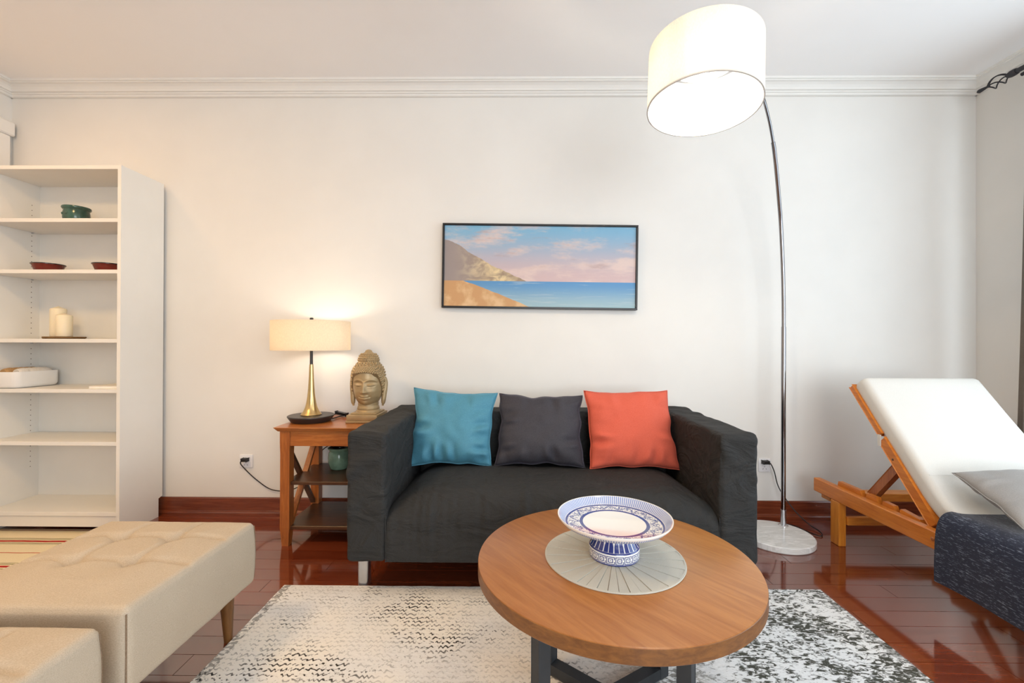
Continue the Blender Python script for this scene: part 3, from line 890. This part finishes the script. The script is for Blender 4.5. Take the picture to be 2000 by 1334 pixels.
# hair cap and topknot
def hair_line(th):
    a = abs(th)
    if a < .75: return .066 + .004 * math.cos(a * 4)
    if a < 1.45: return .066 - .125 * ((a - .75) / .7) ** 1.3
    return -.06 - .02 * min(1, (a - 1.45) / .6)
HK = 1.075
b = bmesh.new(); rows_ = []
for j in range(25):
    row_ = []
    for i in range(64):
        th = -math.pi + math.tau * i / 64
        z0 = hair_line(th); q = math.sin(math.pi / 2 * j / 24)
        row_.append(b.verts.new(HW(head_base(th, z0 + (.1315 - z0) * q, HK) + Vector((0, 0, .006 * q)))))
    rows_.append(row_)
for j in range(24):
    for i in range(64): b.faces.new((rows_[j][i], rows_[j][(i + 1) % 64], rows_[j + 1][(i + 1) % 64], rows_[j + 1][i]))
b.faces.new(rows_[0][::-1]); b.faces.new(rows_[-1])
hair = link('hair_cap', b, 'statue', hs, 60)
link('topknot', lathe(bmesh.new(), [(.050, .105), (.057, .126), (.057, .140), (.053, .156), (.042, .170), (.025, .180), (.021, .184), (.018, .191), (.009, .197), (0, .198)], HC, 40), 'statue', hs, 60)
cb = bmesh.new()
for j in range(14):
    for i in range(46):
        th = -math.pi + math.tau * (i + .5 * (j % 2)) / 46
        z0 = hair_line(th); q = math.sin(math.pi / 2 * (j / 13.5) * .86)
        zz = z0 + (.1315 - z0) * q + .002
        if zz > .098 and i % 2: continue
        bmesh.ops.create_icosphere(cb, subdivisions=1, radius=.0072, matrix=Matrix.Translation(HW(head_base(th, zz, HK + .01) + Vector((0, 0, .006 * q)))))
for j in range(5):
    rr, zz = ((.056, .124), (.0575, .136), (.055, .148), (.050, .160), (.041, .170))[j]
    n = int(rr * math.tau / .0118)
    for i in range(n):
        a = (i + .5 * (j % 2)) * math.tau / n
        bmesh.ops.create_icosphere(cb, subdivisions=1, radius=.0068, matrix=Matrix.Translation(HC + Vector((rr * math.cos(a), rr * math.sin(a), zz))))
tag(link('hair_curls', cb, 'statue', hair, 179), kind='stuff')
for s in (-1, 1):
    pts = [(s * .084, .000, .034), (s * .092, .004, .028), (s * .096, .008, .005), (s * .094, .006, -.03), (s * .090, .002, -.065), (s * .088, -.004, -.095), (s * .086, -.006, -.118), (s * .083, -.006, -.130)]
    b = bmesh.new(); tube(b, [HW(p) for p in smooth_path(pts, 4)], [.006 + .011 * (math.sin(math.pi * min(1, i / 28 + .12)) ** .5) * (.55 + .55 * i / 28) for i in range(29)], 12)
    link('ear', b, 'statue', hs, 179)
link('neck', lathe(bmesh.new(), [(0, -.166), (.070, -.166), (.068, -.156), (.062, -.150), (.064, -.146), (.061, -.134), (.057, -.128), (.058, -.122), (.056, -.07), (0, -.07)], HC, 40), 'statue', hs, 50)
b = bx(-.962, -.780, 2.492, 2.705, TZ + .0005, TZ + .014, .004, 2); box(b, -.958, -.784, 2.496, 2.701, TZ + .0135, TZ + .046, .004, 2); box(b, -.945, -.797, 2.525, 2.69, TZ + .0455, TZ + .054, .004, 2)
link('plinth', b, 'statue', hs, 40)

# ------------------------------------------------------------------ sofa
so = thing('sofa', (.15, 2.33, 0), 'charcoal black fabric sofa on chrome legs', 'sofa')
SX0, SX1, SY0, SY1 = -.728, 1.027, 1.90, 2.765
AW = .168
def arm_disp(cx):
    def f(p, n):
        w = .004 * nz(p, 7) + .0025 * nz(p, 19)
        if n.y < -.5:      # diagonal pulls on the front face
            q = p.z * 34 - (p.x - cx) * 20 * (1 if cx < 0 else -1.6) + 3.0 * nz(p, 5)
            w += .0085 * (math.sin(q) + .5 * math.sin(q * 1.9 + 1)) * max(0, .30 + nz((p.x, p.z, 1), 6))
        elif n.z > .5:
            w += .005 * math.sin(p.y * 34 + p.x * 30 + 3 * nz(p, 6)) * max(0, nz(p, 5) + .3)
        else:
            w += .003 * nz((p.x, p.y * 1.5, p.z * .6), 11)
        return w
    return f
link('arm', rbox(SX0, SX0 + AW, SY0, SY1, .157, .716, .022, .011, arm_disp(SX0 + AW / 2)), 'sofa', so, 179)
link('arm', rbox(SX1 - AW + .008, SX1, SY0, SY1, .157, .716, .022, .011, arm_disp(SX1 - AW / 2)), 'sofa', so, 179)
link('backrest', rbox(SX0 + AW + .002, SX1 - AW + .006, 2.555, SY1 - .002, .165, .708, .035, .03, lambda p, n: .004 * nz(p, 7)), 'sofa', so, 179)
loops = []
sx0, sx1 = SX0 + AW + .003, SX1 - AW + .005
NXS = 190
for i in range(NXS + 1):
    s = i / NXS; x_ = sx0 + (sx1 - sx0) * s
    e = min(s, 1 - s) * (sx1 - sx0)
    edge = 1 - math.exp(-(e / .075) ** 1.3)      # rises away from the arms
    zt = .375 + .068 * edge + .006 * math.sin(s * 7)
    prof = []
    pull = .009 * nz((x_ * 15, 0, 3), 1) + .011 * nz((x_ * 36, 0, 9), 1) * (.5 + max(0, nz((x_ * 4, 2, 2), 1)) * 1.5)
    for k in range(9):
        t = k / 8; z = .160 + (.315 - .160) * t
        prof.append((SY0 + .006 - pull * (.3 + .7 * t) - .004 * math.sin(math.pi * t), z))
    R = .125; 
    for k in range(1, 13):
        a = math.pi / 2 * k / 12
        prof.append((SY0 + .006 + R * (1 - math.cos(a)) - pull * math.cos(a), .315 + (zt - .315) * math.sin(a) + .5 * pull * math.sin(a) ** 2))
    for k in range(1, 14):
        t = k / 13; y_ = SY0 + .13 + (2.60 - SY0 - .13) * t
        prof.append((y_, zt + .012 * math.sin(math.pi * min(1, t * 1.2)) * edge - .025 * t + .003 * nz((x_ * 9, y_ * 9, 0), 1) + .4 * pull * (1 - t)))
    prof += [(2.60, .16), (2.2, .16)]
    loops.append([Vector((x_, a, c)) for a, c in prof])
link('seat', loft(bmesh.new(), loops), 'sofa', so, 60)
link('seam', tube(bmesh.new(), [(SX0 + AW + .001, SY0 + .004, .16 + .2 * i / 8) for i in range(9)], .0022, 6), 'sofa', so, 60)
link('seam', tube(bmesh.new(), [(SX1 - AW + .006, SY0 + .004, .16 + .2 * i / 8) for i in range(9)], .0022, 6), 'sofa', so, 60)
for x_ in (SX0 + .012, SX1 - .062):
    for y_ in (2.005, 2.66):
        lp = [[Vector((v.x, v.y, z)) for v in rr_loop(x_, x_ + .05, y_, y_ + .05, 0, .012 if k else .016, 4)] for z, k in ((0, 0), (.006, 1), (.158, 1))]
        link('leg', loft(bmesh.new(), lp), 'brushed', so, 40)

# ------------------------------------------------------------------ scatter cushions
def cushion(name, P00, P10, P11, P01, thick, mat, label, seed, pinch=.06, wr=.006, cat='cushion', group='cushions on the sofa', slump=0):
    """corner points: bottom-left, bottom-right, top-right, top-left (as seen); bulges to both sides"""
    P00, P10, P11, P01 = map(Vector, (P00, P10, P11, P01))
    nrm = (P10 - P00).cross(P01 - P00).normalized()
    N = 44; bm = bmesh.new()
    sides = []
    for sgn in (1, -1):
        g = []
        for j in range(N + 1):
            r = []
            for i in range(N + 1):
                u, v = i / N, j / N
                a, c = 2 * u - 1, 2 * v - 1
                # edges bow inwards between the corners
                uu = .5 + .5 * a * (1 - pinch * (1 - c * c) * (1 + .8 * noise.noise(Vector((c * 2.5, seed, a))))); vv = .5 + .5 * c * (1 - pinch * (1 - a * a) * (1 + .8 * noise.noise(Vector((a * 2.5, seed, c + 9)))))
                base = P00.lerp(P10, uu).lerp(P01.lerp(P11, uu), vv)
                h = max(0, (1 - abs(a) ** 3) * (1 - abs(c) ** 3)) ** .55
                h *= 1 - slump * c
                q = Vector((u * 3 + seed, v * 3, sgn))
                w = noise.noise(q * 1.1) * .9 + .5 * noise.noise(q * 2.7)
                fold = 0
                for (d, e, ph) in ((1 + c, a, 0), (1 - c, a, 2), (1 + a, c, 4), (1 - a, c, 6)):
                    k = math.exp(-((d - .16) / .26) ** 2)
                    sn = math.sin(e * (13 + 3 * math.sin(seed + ph)) + d * 3.5 * math.sin(seed * 2 + ph) + seed * ph + 4 * noise.noise(Vector((e * 2, seed, ph))))
                    fold += k * (sn * abs(sn) ** .5) * max(0, .30 + 1.1 * noise.noise(Vector((e * 2.1, seed + ph, 5))))
                off = thick / 2 * h + wr * (.9 * w + 2.2 * fold) * min(1, h * 1.5)
                r.append(base + nrm * sgn * off)
            g.append(r)
        sides.append(g)
    A = [[bm.verts.new(p) for p in r] for r in sides[0]]
    B = [[(A[j][i] if i in (0, N) or j in (0, N) else bm.verts.new(sides[1][j][i])) for i in range(N + 1)] for j in range(N + 1)]
    for j in range(N):
        for i in range(N):
            bm.faces.new((A[j][i], A[j][i + 1], A[j + 1][i + 1], A[j + 1][i]))
            bm.faces.new((B[j][i], B[j + 1][i], B[j + 1][i + 1], B[j][i + 1]))
    org = (P00 + P10) / 2
    t = thing(name, org, label, cat, group)
    link('cover', bm, mat, t, 179)
    rim = [P00.lerp(P10, 0)]; 
    edge = [sides[0][0][i] for i in range(N + 1)] + [sides[0][j][N] for j in range(1, N + 1)] + [sides[0][N][N - i] for i in range(1, N + 1)] + [sides[0][N - j][0] for j in range(1, N + 1)]
    link('edge_seam', tube(bmesh.new(), edge, .0022, 5), mat, t, 60)
    return t
cushion('scatter_cushion', (-.578, 2.385, .437), (-.135, 2.385, .440), (-.107, 2.535, .815), (-.585, 2.535, .845), .15, 'teal', 'teal velvet cushion at the left of the sofa', 1.3, .085, .0115, slump=.22)
cushion('scatter_cushion', (-.118, 2.395, .440), (.368, 2.395, .432), (.376, 2.545, .802), (-.098, 2.545, .812), .15, 'plum', 'charcoal grey velvet cushion in the middle of the sofa', 4.1, .085, .0100, slump=.22)
cushion('scatter_cushion', (.392, 2.375, .432), (.872, 2.375, .430), (.850, 2.525, .835), (.380, 2.525, .832), .15, 'red', 'coral red cushion at the right of the sofa', 8.7, .07, .0085, slump=.22)

# ------------------------------------------------------------------ rugs
rg = bmesh.new()
nx_, ny_ = 80, 60
RX0, RX1, RY0, RY1 = -1.042, 1.352, .35, 1.996
loop_top = [[rg.verts.new((RX0 + (RX1 - RX0) * i / nx_ + (.003 * nz((0, j * .4, 1), 1) if i in (0, nx_) else 0), RY0 + (RY1 - RY0) * j / ny_ + (.002 * nz((i * .4, 0, 2), 1) if j in (0, ny_) else 0), .009 + .0012 * nz((i * .7, j * .7, 0), 1))) for i in range(nx_ + 1)] for j in range(ny_ + 1)]
for j in range(ny_):
    for i in range(nx_): rg.faces.new((loop_top[j][i], loop_top[j][i + 1], loop_top[j + 1][i + 1], loop_top[j + 1][i]))
r_ = bmesh.ops.extrude_face_region(rg, geom=rg.faces[:])
for v in [g for g in r_['geom'] if isinstance(g, bmesh.types.BMVert)]: v.co.z = .0005
tag(link('area_rug', rg, 'rug', None, 40, origin=((RX0 + RX1) / 2, (RY0 + RY1) / 2, 0)), 'cream and charcoal abstract area rug under the coffee table', 'rug')
sr = thing('striped_rug', (-2.75, 2.0, 0), 'cream striped rug with red and green lines before the bookcase', 'rug')
sr.location = (-2.75, 2.0, 0)
link('weave', bx(-3.02, -2.385, .9, 2.572, .0005, .008, .002), 'stripe', sr)
link('hem', bx(-2.3855, -2.379, .9, 2.572, .0005, .0086, .001), 'cream', sr)

# ------------------------------------------------------------------ coffee table
CX, CY, CZ, CRAD = .297, 1.366, .450, .412
ct = thing('coffee_table', (CX, CY, .0105), 'round honey brown wooden coffee table on crossed dark steel frames', 'coffee table')
link('tabletop', lathe(bmesh.new(), [(0, CZ - .0395), (CRAD - .0035, CZ - .0395), (CRAD - .0035, CZ - .0035), (CRAD - .0008, CZ - .0028), (CRAD - .0012, CZ - .001), (CRAD - .004, CZ), (0, CZ)], (CX, CY, 0), 128), 'ctop', ct, 30)
link('shaded_edge', lathe(bmesh.new(), [(CRAD - .0034, CZ - .040), (CRAD - .002, CZ - .040), (CRAD, CZ - .038), (CRAD, CZ - .0040), (CRAD - .001, CZ - .0030), (CRAD - .0034, CZ - .0036), (CRAD - .0034, CZ - .040)], (CX, CY, 0), 128), 'ctop_edge_shaded', ct, 30)  # thin ring added to carry the painted shade of the table side
FL, RR_, RL, FR = Vector((.068, 1.215, 0)), Vector((.475, 1.475, 0)), Vector((.112, 1.49, 0)), Vector((.458, 1.205, 0))
def frame(A, B, dz):
    h0, h1 = .0115, CZ - .041
    w = .036
    d = (B - A).normalized()
    for P in (A, B):
        link('leg', beam(bmesh.new(), P + Vector((0, 0, h0)), P + Vector((0, 0, h1)), w, w, d, .0015), 'steel_dark', ct)
    link('foot_bar', beam(bmesh.new(), A + d * w / 2 + Vector((0, 0, h0 + w / 2 + dz)), B - d * w / 2 + Vector((0, 0, h0 + w / 2 + dz)), w, w - .001, (0, 0, 1), .0015), 'steel_dark', ct)
    link('top_bar', beam(bmesh.new(), A + d * w / 2 + Vector((0, 0, h1 - w / 2 - dz)), B - d * w / 2 + Vector((0, 0, h1 - w / 2 - dz)), w, w - .001, (0, 0, 1), .0015), 'steel_dark', ct)
frame(FL, RR_, 0); frame(RL, FR, .0)
# placemat: pleated paper-like disc of wedge panels
pmz = CZ + .0008
pmt = thing('placemat', (CX, CY - .004, pmz), 'round grey green pleated placemat under the cake stand', 'placemat')
NP = 44; PR = .2075
for k in range(NP):
    a0, a1 = k * math.tau / NP + .004, (k + 1) * math.tau / NP - .004
    b = bmesh.new(); vs = []
    for z_, dz_ in ((0, 0), (.0030, 0)):
        ring = []
        for (r0, aa) in ((.02, a0), (PR - .004, a0), (PR - .0035, (a0 + a1) / 2), (PR - .004, a1), (.02, a1)):
            ring.append(Vector((CX + r0 * math.cos(aa), CY - .004 + r0 * math.sin(aa), pmz + z_ + (.0012 if (k % 2 and z_) else 0))))
        vs.append(ring)
    link('pleat', loft(b, vs), 'placemat', pmt)
link('binding', lathe(bmesh.new(), [(PR - .0045, 0), (PR, 0), (PR + .001, .002), (PR, .004), (PR - .0045, .0042), (PR - .0045, 0)], (CX, CY - .004, pmz), 96), 'placemat', pmt, 60)
link('hub', lathe(bmesh.new(), [(0, .0002), (.0195, .0002), (.0195, .0034), (0, .0034)], (CX, CY - .004, pmz), 32), 'placemat', pmt, 40)
# cake stand
kz = pmz + .0048
KX, KY = CX + .002, CY - .002
ks = thing('cake_stand', (KX, KY, kz), 'blue and white porcelain cake stand on the placemat', 'cake stand')
link('foot', lathe(bmesh.new(), [(.066, 0), (.074, 0), (.0755, .003), (.0755, .030), (.0745, .034), (.070, .040), (.062, .055), (.056, .070), (.052, .084), (.050, .086), (.045, .084), (.050, .06), (.066, .028), (.066, 0)], (KX, KY, kz), 72), 'foot', ks, 50, origin=(KX, KY, kz))
pz_ = kz + .086
link('plate', lathe(bmesh.new(), [(0, .000), (.05, 0), (.10, .003), (.140, .009), (.160, .019), (.1685, .028), (.1715, .0335), (.171, .036), (.1675, .0355), (.160, .026), (.152, .0175), (.148, .0138), (.144, .012), (0, .0105)], (KX, KY, pz_), 128), 'plate', ks, 50, origin=(KX, KY, pz_ + .012))

# ------------------------------------------------------------------ ottomans
OW = (-1.55, -.993)
def ottoman(y0, y1, label):
    x0, x1 = OW; cx, cy = (x0 + x1) / 2, (y0 + y1) / 2
    t = thing('ottoman', (cx, cy, 0), label, 'ottoman', 'tufted ottomans')
    tufts = [(x_, y_) for x_ in (-1.368, -1.185) for y_ in (y1 - .158, y1 - .328)]
    def disp(p, n):
        w = .0025 * nz(p, 8) + .001 * nz(p, 22)
        if n.z > .7:
            e = min(p.x - x0, x1 - p.x, p.y - y0, y1 - p.y)
            w += .010 * min(1, e / .12)
            for (tx, ty) in tufts:
                d2 = (p.x - tx) ** 2 + (p.y - ty) ** 2
                w -= .022 * math.exp(-d2 / .0010)
            for ty in {q[1] for q in tufts}:
                k = 0.014 * math.exp(-((p.y - ty - .012 * abs(math.sin((p.x + 1.185) / .183 * math.pi)))/ .010) ** 2)
                w -= k * min(1, e / .05)
            for tx in {q[0] for q in tufts}:
                if p.y < y1 - .03 and p.y > tufts[1][1] - .02 and p.y > y1 - .34:
                    w -= .011 * math.exp(-((p.x - tx) / .008) ** 2)
        elif abs(n.z) < .4:
            w += .006 * math.sin(math.pi * (p.z - .19) / .23)
        return w
    link('upholstery', rbox(x0, x1, y0, y1, .188, .418, .018, .0085, disp), 'ottoman', t, 179)
    for (tx, ty) in tufts:
        b = bmesh.new(); bmesh.ops.create_uvsphere(b, u_segments=14, v_segments=8, radius=.009, matrix=Matrix.Translation((tx, ty, .409)) @ Matrix.Diagonal((1, 1, .35, 1)))
        link('button', b, 'ottoman', t, 179)
    for sx in (-1, 1):
        for sy in (-1, 1):
            pts = []
            for i in range(9):
                z_ = .206 + (.402 - .206) * i / 8
                q = .018 * .2929 - (.006 * math.sin(math.pi * (z_ - .19) / .23) + .0008) * .7071
                pts.append(((x0 if sx < 0 else x1) - sx * q, (y0 if sy < 0 else y1) - sy * q, z_))
            link('corner_seam', tube(bmesh.new(), pts, .0020, 6), 'seam', t, 60)
    for x_ in (x0 + .065, x1 - .065):
        for y_ in (y0 + .07, y1 - .07):
            ox, oy = (-.012 if x_ < cx else .012), (-.012 if y_ < cy else .012)
            link('leg', tube(bmesh.new(), [(x_ + ox * .0, y_ + oy, .0005 if x_ < cx else .0005), (x_, y_, .200)], [.0135, .026], 20), 'leg_wood', t, 40)
    return t
ottoman(1.128, 1.690, 'beige linen tufted ottoman nearer the bookcase, on tapered wooden legs')
ottoman(.498, 1.062, 'beige linen ottoman in the bottom left corner, nearest the viewer')

# ------------------------------------------------------------------ arc floor lamp
al = thing('arc_floor_lamp', (1.46, 2.525, 0), 'tall chrome arc floor lamp with white drum shade and marble base', 'floor lamp')
MR = .192
link('marble_base', lathe(bmesh.new(), [(0, .0005), (MR - .004, .0005), (MR, .005), (MR, .031), (MR - .004, .035), (0, .035)], (1.46, 2.525, 0), 72), 'marble', al, 30, origin=(1.46, 2.525, 0))
PB = Vector((1.564, 2.628, 0)); AD = Vector((-.874, -.968, 0)).normalized()
sz = [(0, .036), (0, .4), (0, .8), (-.004, 1.2), (.004, 1.42), (.030, 1.61), (.072, 1.80), (.125, 1.945), (.168, 2.05), (.225, 2.165), (.306, 2.262), (.392, 2.325), (.463, 2.362), (.62, 2.42), (.80, 2.455), (.98, 2.455), (1.13, 2.42), (1.24, 2.35), (1.297, 2.26), (1.306, 2.20)]
arc = smooth_path([PB + AD * s + Vector((0, 0, z)) for s, z in sz], 6)
i1 = min(range(len(arc)), key=lambda i: abs(arc[i].z - 1.20)); i2 = min(range(len(arc) // 2), key=lambda i: abs(arc[i].z - 2.20) if i < 66 else 9)
link('pole', tube(bmesh.new(), arc[:i1 + 1], .0125, 18), 'chrome_dark', al, 50)
link('pole_sleeve', tube(bmesh.new(), [PB + Vector((0, 0, .036)), PB + Vector((0, 0, .13))], .0145, 18), 'brushed', al, 40)
link('pole_flange', lathe(bmesh.new(), [(0, .0355), (.026, .0355), (.026, .039), (.018, .043), (.0146, .044), (0, .044)], (PB.x, PB.y, 0), 24), 'chrome', al, 40)
link('arc_tube', tube(bmesh.new(), arc[i1 - 1:i2 + 1], .0105, 18), 'chrome_dark', al, 50)
link('arc_rod', tube(bmesh.new(), arc[i2 - 1:], .0075, 16), 'chrome_dark', al, 50)
SCN = Vector((.055, .08, 1)).normalized(); SCC = Vector((.690, 1.6585, 1.977)); SHH = .232
zq = Vector((0, 0, 1)).rotation_difference(SCN).to_matrix()
ash = link('shade', lathe(bmesh.new(), [(.2, 0), (.2, SHH), (.197, SHH), (.197, 0), (.2, 0)], SCC, 96, rot=zq), 'white_shade', al, 40)
link('shade_rim', lathe(bmesh.new(), [(.2012, -.001), (.2012, .004), (.1962, .004), (.1962, -.001), (.2012, -.001)], SCC, 96, rot=zq), 'cream', ash, 40)
b = lathe(bmesh.new(), [(.02, .185), (.125, .185), (.125, .188), (.02, .188), (.02, .185)], SCC, 48, rot=zq)
link('diffuser_ring', b, 'plastic', ash, 40)
b = bmesh.new()
for k in range(3):
    a = k * math.tau / 3 + .3
    tube(b, [SCC + zq @ Vector((0, 0, .20)), SCC + zq @ Vector((.197 * math.cos(a), .197 * math.sin(a), .215))], .0025, 6)
link('shade_spider', b, 'chrome', ash)
link('lamp_holder', tube(bmesh.new(), [SCC + zq @ Vector((0, 0, .225)), SCC + zq @ Vector((0, 0, .125))], .02, 16), 'plastic', al, 40)
link('bulb', lathe(bmesh.new(), [(0, .125), (.014, .122), (.016, .108), (.029, .086), (.032, .068), (.026, .048), (.012, .038), (0, .036)], SCC, 24, rot=zq), 'bulb_arc', al, 60)
cord = smooth_path([(1.568, YB - .03, .358), (1.59, YB - .035, .352), (1.615, YB - .035, .30), (1.64, 2.80, .20), (1.70, 2.76, .09), (1.755, 2.70, .02), (1.77, 2.62, .008), (1.74, 2.56, .006), (1.70, 2.60, .008), (1.66, 2.70, .010), (1.58, 2.72, .008), (1.55, 2.68, .008), (1.52, 2.70, .006)])
co = link('power_cord', tube(bmesh.new(), cord, .0032, 6), 'cable', al, 60)
link('plug', beam(bmesh.new(), (1.548, YB - .026, .356), (1.582, YB - .026, .356), .034, .018, (0, 0, 1), .003), 'cable', co)

# ------------------------------------------------------------------ lounge chair
lo = thing('lounge_chair', (2.09, 1.6, 0), 'pine wood reclining lounger with cream cushion, backrest raised', 'lounger')
LX0, LX1 = 1.752, 2.478
RZ0, RZ1 = .238, .315
for x_ in (LX0, LX1 - .038):
    link('side_rail', bx(x_, x_ + .038, .62, 2.648, RZ0, RZ1, .004), 'lounge_wood_y', lo)
    inner = x_ + .040 if x_ < 2 else x_ - .026
    # notched rack: three teeth
    tz = RZ1 + .022
    poly = [(2.52, RZ0 + .02), (1.985, RZ0 + .02), (1.985, RZ1 - .012), (2.0, RZ1 + .006), (2.10, RZ1 + .016), (2.105, RZ1 - .012), (2.125, RZ1 - .012), (2.14, tz - .006), (2.20, tz - .004), (2.205, RZ1 - .008), (2.225, RZ1 - .008), (2.24, tz), (2.30, tz), (2.305, RZ1 - .006), (2.33, RZ1 - .006), (2.345, tz), (2.50, tz)]
    link('notched_rack', prism(bmesh.new(), poly, 'X', inner, inner + .024), 'lounge_wood_y', lo)
    for yy in (2.44, .78):
        link('leg', bx(x_ + .0385 if x_ < 2 else x_ - .042, x_ + .0385 + .0415 if x_ < 2 else x_ - .0005, yy, yy + .066, .0005, RZ0 + .02 if False else RZ0 + .0, .003), 'lounge_wood_z', lo) if False else link('leg', bx(x_ - .0 if x_ < 2 else x_ - .002, x_ + .040 if x_ < 2 else x_ + .038, yy, yy + .066, .0005, RZ0, .003), 'lounge_wood_z', lo)
    bolt = bmesh.new(); s = -1 if x_ < 2 else 1; xo = LX0 if x_ < 2 else LX1
    bmesh.ops.create_uvsphere(bolt, u_segments=12, v_segments=8, radius=.009, matrix=Matrix.Translation((xo, 1.895, .281)) @ Matrix.Diagonal((.5, 1, 1, 1)))
    link('bolt', bolt, 'table_wood', lo, 179)
link('cross_bar', bx(LX0 + .040, LX1 - .040, 2.565, 2.64, RZ0 - .038, RZ0 + .008, .003), 'lounge_wood_x', lo)
link('cross_bar', bx(LX0 + .041, LX1 - .041, 2.43, 2.455, .118, .162, .003), 'lounge_wood_x', lo)
link('cross_bar', bx(LX0 + .039, LX1 - .039, .64, .70, RZ0, RZ1 - .004, .003), 'lounge_wood_x', lo)
for k in range(9):
    yy = .76 + k * .124
    link('slat', bx(LX0 + .039, LX1 - .039, yy, yy + .07, RZ1 - .024, RZ1 - .002, .003), 'lounge_wood_x', lo)
# backrest frame
BX_0, BX_1 = 1.790, 2.410
bd = Vector((0, .476, .543)).normalized(); bn = Vector((0, -bd.z, bd.y))
hinge = Vector((0, 1.935, .318))
def bp(x_, s, n): return Vector((x_, 0, 0)) + hinge + bd * s + bn * n
for x_ in (BX_0 + .014, BX_1 - .014):
    link('backrest_rail', beam(bmesh.new(), bp(x_, .0, .005), bp(x_, .415, .005), .028, .046, bn, .003), 'lounge_wood_y', lo)
    link('backrest_rail', beam(bmesh.new(), bp(x_, .438, .014), bp(x_, .728, .014), .028, .027, bn, .003), 'lounge_wood_y', lo)
for k in range(6):
    s = .06 + k * .122
    link('backrest_slat', beam(bmesh.new(), bp(BX_0 + .03, s, .016), bp(BX_1 - .03, s, .016), .07, .020, bn, .002), 'lounge_wood_x', lo)
for x_ in (BX_0 + .045, BX_1 - .045):
    p1 = bp(x_, .295, -.01); p2 = Vector((x_, 2.315, RZ1 + .005))
    link('prop_strut', beam(bmesh.new(), p1, p2, .026, .042, (0, 1, 1), .003), 'table_wood_v', lo)
bolt = bmesh.new(); q = bp(BX_0, .31, .0)
bmesh.ops.create_uvsphere(bolt, u_segments=12, v_segments=8, radius=.006, matrix=Matrix.Translation(q) @ Matrix.Diagonal((.5, 1, 1, 1)))
link('bolt', bolt, 'dark_wood', lo, 179)
# cushion: one long pad bent at the hinge, round edges
path = []
top = [(2.375, .905), (2.20, .705), (2.03, .515), (1.945, .423), (1.87, .372), (1.78, .358), (1.6, .356), (1.2, .356), (.72, .356)]
cpts = smooth_path([Vector((0, a, b_)) for a, b_ in top], 7)
TH, CXM, HWD = .092, 2.10, .302
def pad_loop(c, t, inset=0.0):
    n = Vector((0, t.z, -t.y)).normalized()
    if n.z < 0: n = -n
    w, h, r = HWD - inset, TH / 2 - inset, max(.03 - inset * .3, .008)
    out = []
    for (sx, sy, a0) in ((1, 1, 0), (-1, 1, 90), (-1, -1, 180), (1, -1, 270)):
        for k in range(6):
            a = math.radians(a0 + 90 * k / 5)
            out.append(c + Vector((1, 0, 0)) * (sx * (w - r) + r * math.cos(a)) + n * (sy * (h - r) + r * math.sin(a)))
    # extra points on the broad faces keep the pad smooth
    return out
loops = []
t0 = (cpts[1] - cpts[0]).normalized(); tE = (cpts[-1] - cpts[-2]).normalized()
cen = Vector((CXM, 0, 0))
loops.append(pad_loop(cen + cpts[0] - t0 * .0, t0, .022)); loops.append(pad_loop(cen + cpts[0] + t0 * .010, t0, .006))
for i in range(1, len(cpts) - 1):
    t = (cpts[i + 1] - cpts[i - 1]).normalized()
    loops.append(pad_loop(cen + cpts[i] + Vector((0, 0, .002 * nz(cpts[i], 6))), t, 0))
loops.append(pad_loop(cen + cpts[-1], tE, .012)); 
pad = link('cushion_pad', loft(bmesh.new(), loops), 'cream', lo, 60)
link('seam', tube(bmesh.new(), [Vector((CXM + HWD * k, 1.965, .5295)) for k in (-.985, -.5, 0, .5, .985)], .0016, 6), 'cream', pad, 60)
link('cushion_tie', bx(1.784, 1.789, 2.205, 2.222, .60, .655), 'cream', pad)

# throw over the lounger
th_ = thing('throw_blanket', (2.1, 1.5, .1), 'navy flecked wool throw draped over the lounger seat', 'blanket')
def throw_loop(y_, s):
    z_top = .412 + .004 * math.sin(y_ * 9)
    pts = []
    sway = .012 * math.sin(y_ * 8.0 + .7) + .006 * math.sin(y_ * 19)
    hem = .112 + .02 * math.sin(y_ * 3.1 + 1) + (1.86 - y_) * .06
    prof = [(1.732 + sway * .6, hem), (1.731 + sway * .5, hem + .06), (1.732 + sway * .3, .24), (1.734 + sway * .2, .30), (1.740, .345), (1.752, .380), (1.776, .402), (1.81, z_top)]
    prof += [(1.81 + .60 * k / 10, z_top + .003 * nz((k, y_ * 6, 0), 1)) for k in range(1, 10)]
    prof += [(2.43, z_top - .004), (2.468, .385), (2.488, .345), (2.494, .28), (2.497 - sway * .5, .20), (2.50 - sway, .14)]
    sp = smooth_path([Vector((a, y_, c)) for a, c in prof], 3)
    inn = []
    for i, p in enumerate(sp):
        t = (sp[min(i + 1, len(sp) - 1)] - sp[max(i - 1, 0)]).normalized(); n = Vector((-t.z, 0, t.x))
        inn.append(p - n * .005)
    return sp + inn[::-1]
ys = [1.865 - .865 * i / 46 for i in range(47)]
link('cloth', loft(bmesh.new(), [throw_loop(y_, i) for i, y_ in enumerate(ys)]), 'throw', th_, 70)
cushion('lounger_pillow', (1.815, 1.615, .440), (2.35, 1.60, .46), (2.36, 1.885, .575), (1.838, 1.90, .558), .115, 'grey_sateen', 'light grey sateen pillow lying on the lounger', 2.2, .05, .006, 'pillow', 'lounger pillows')
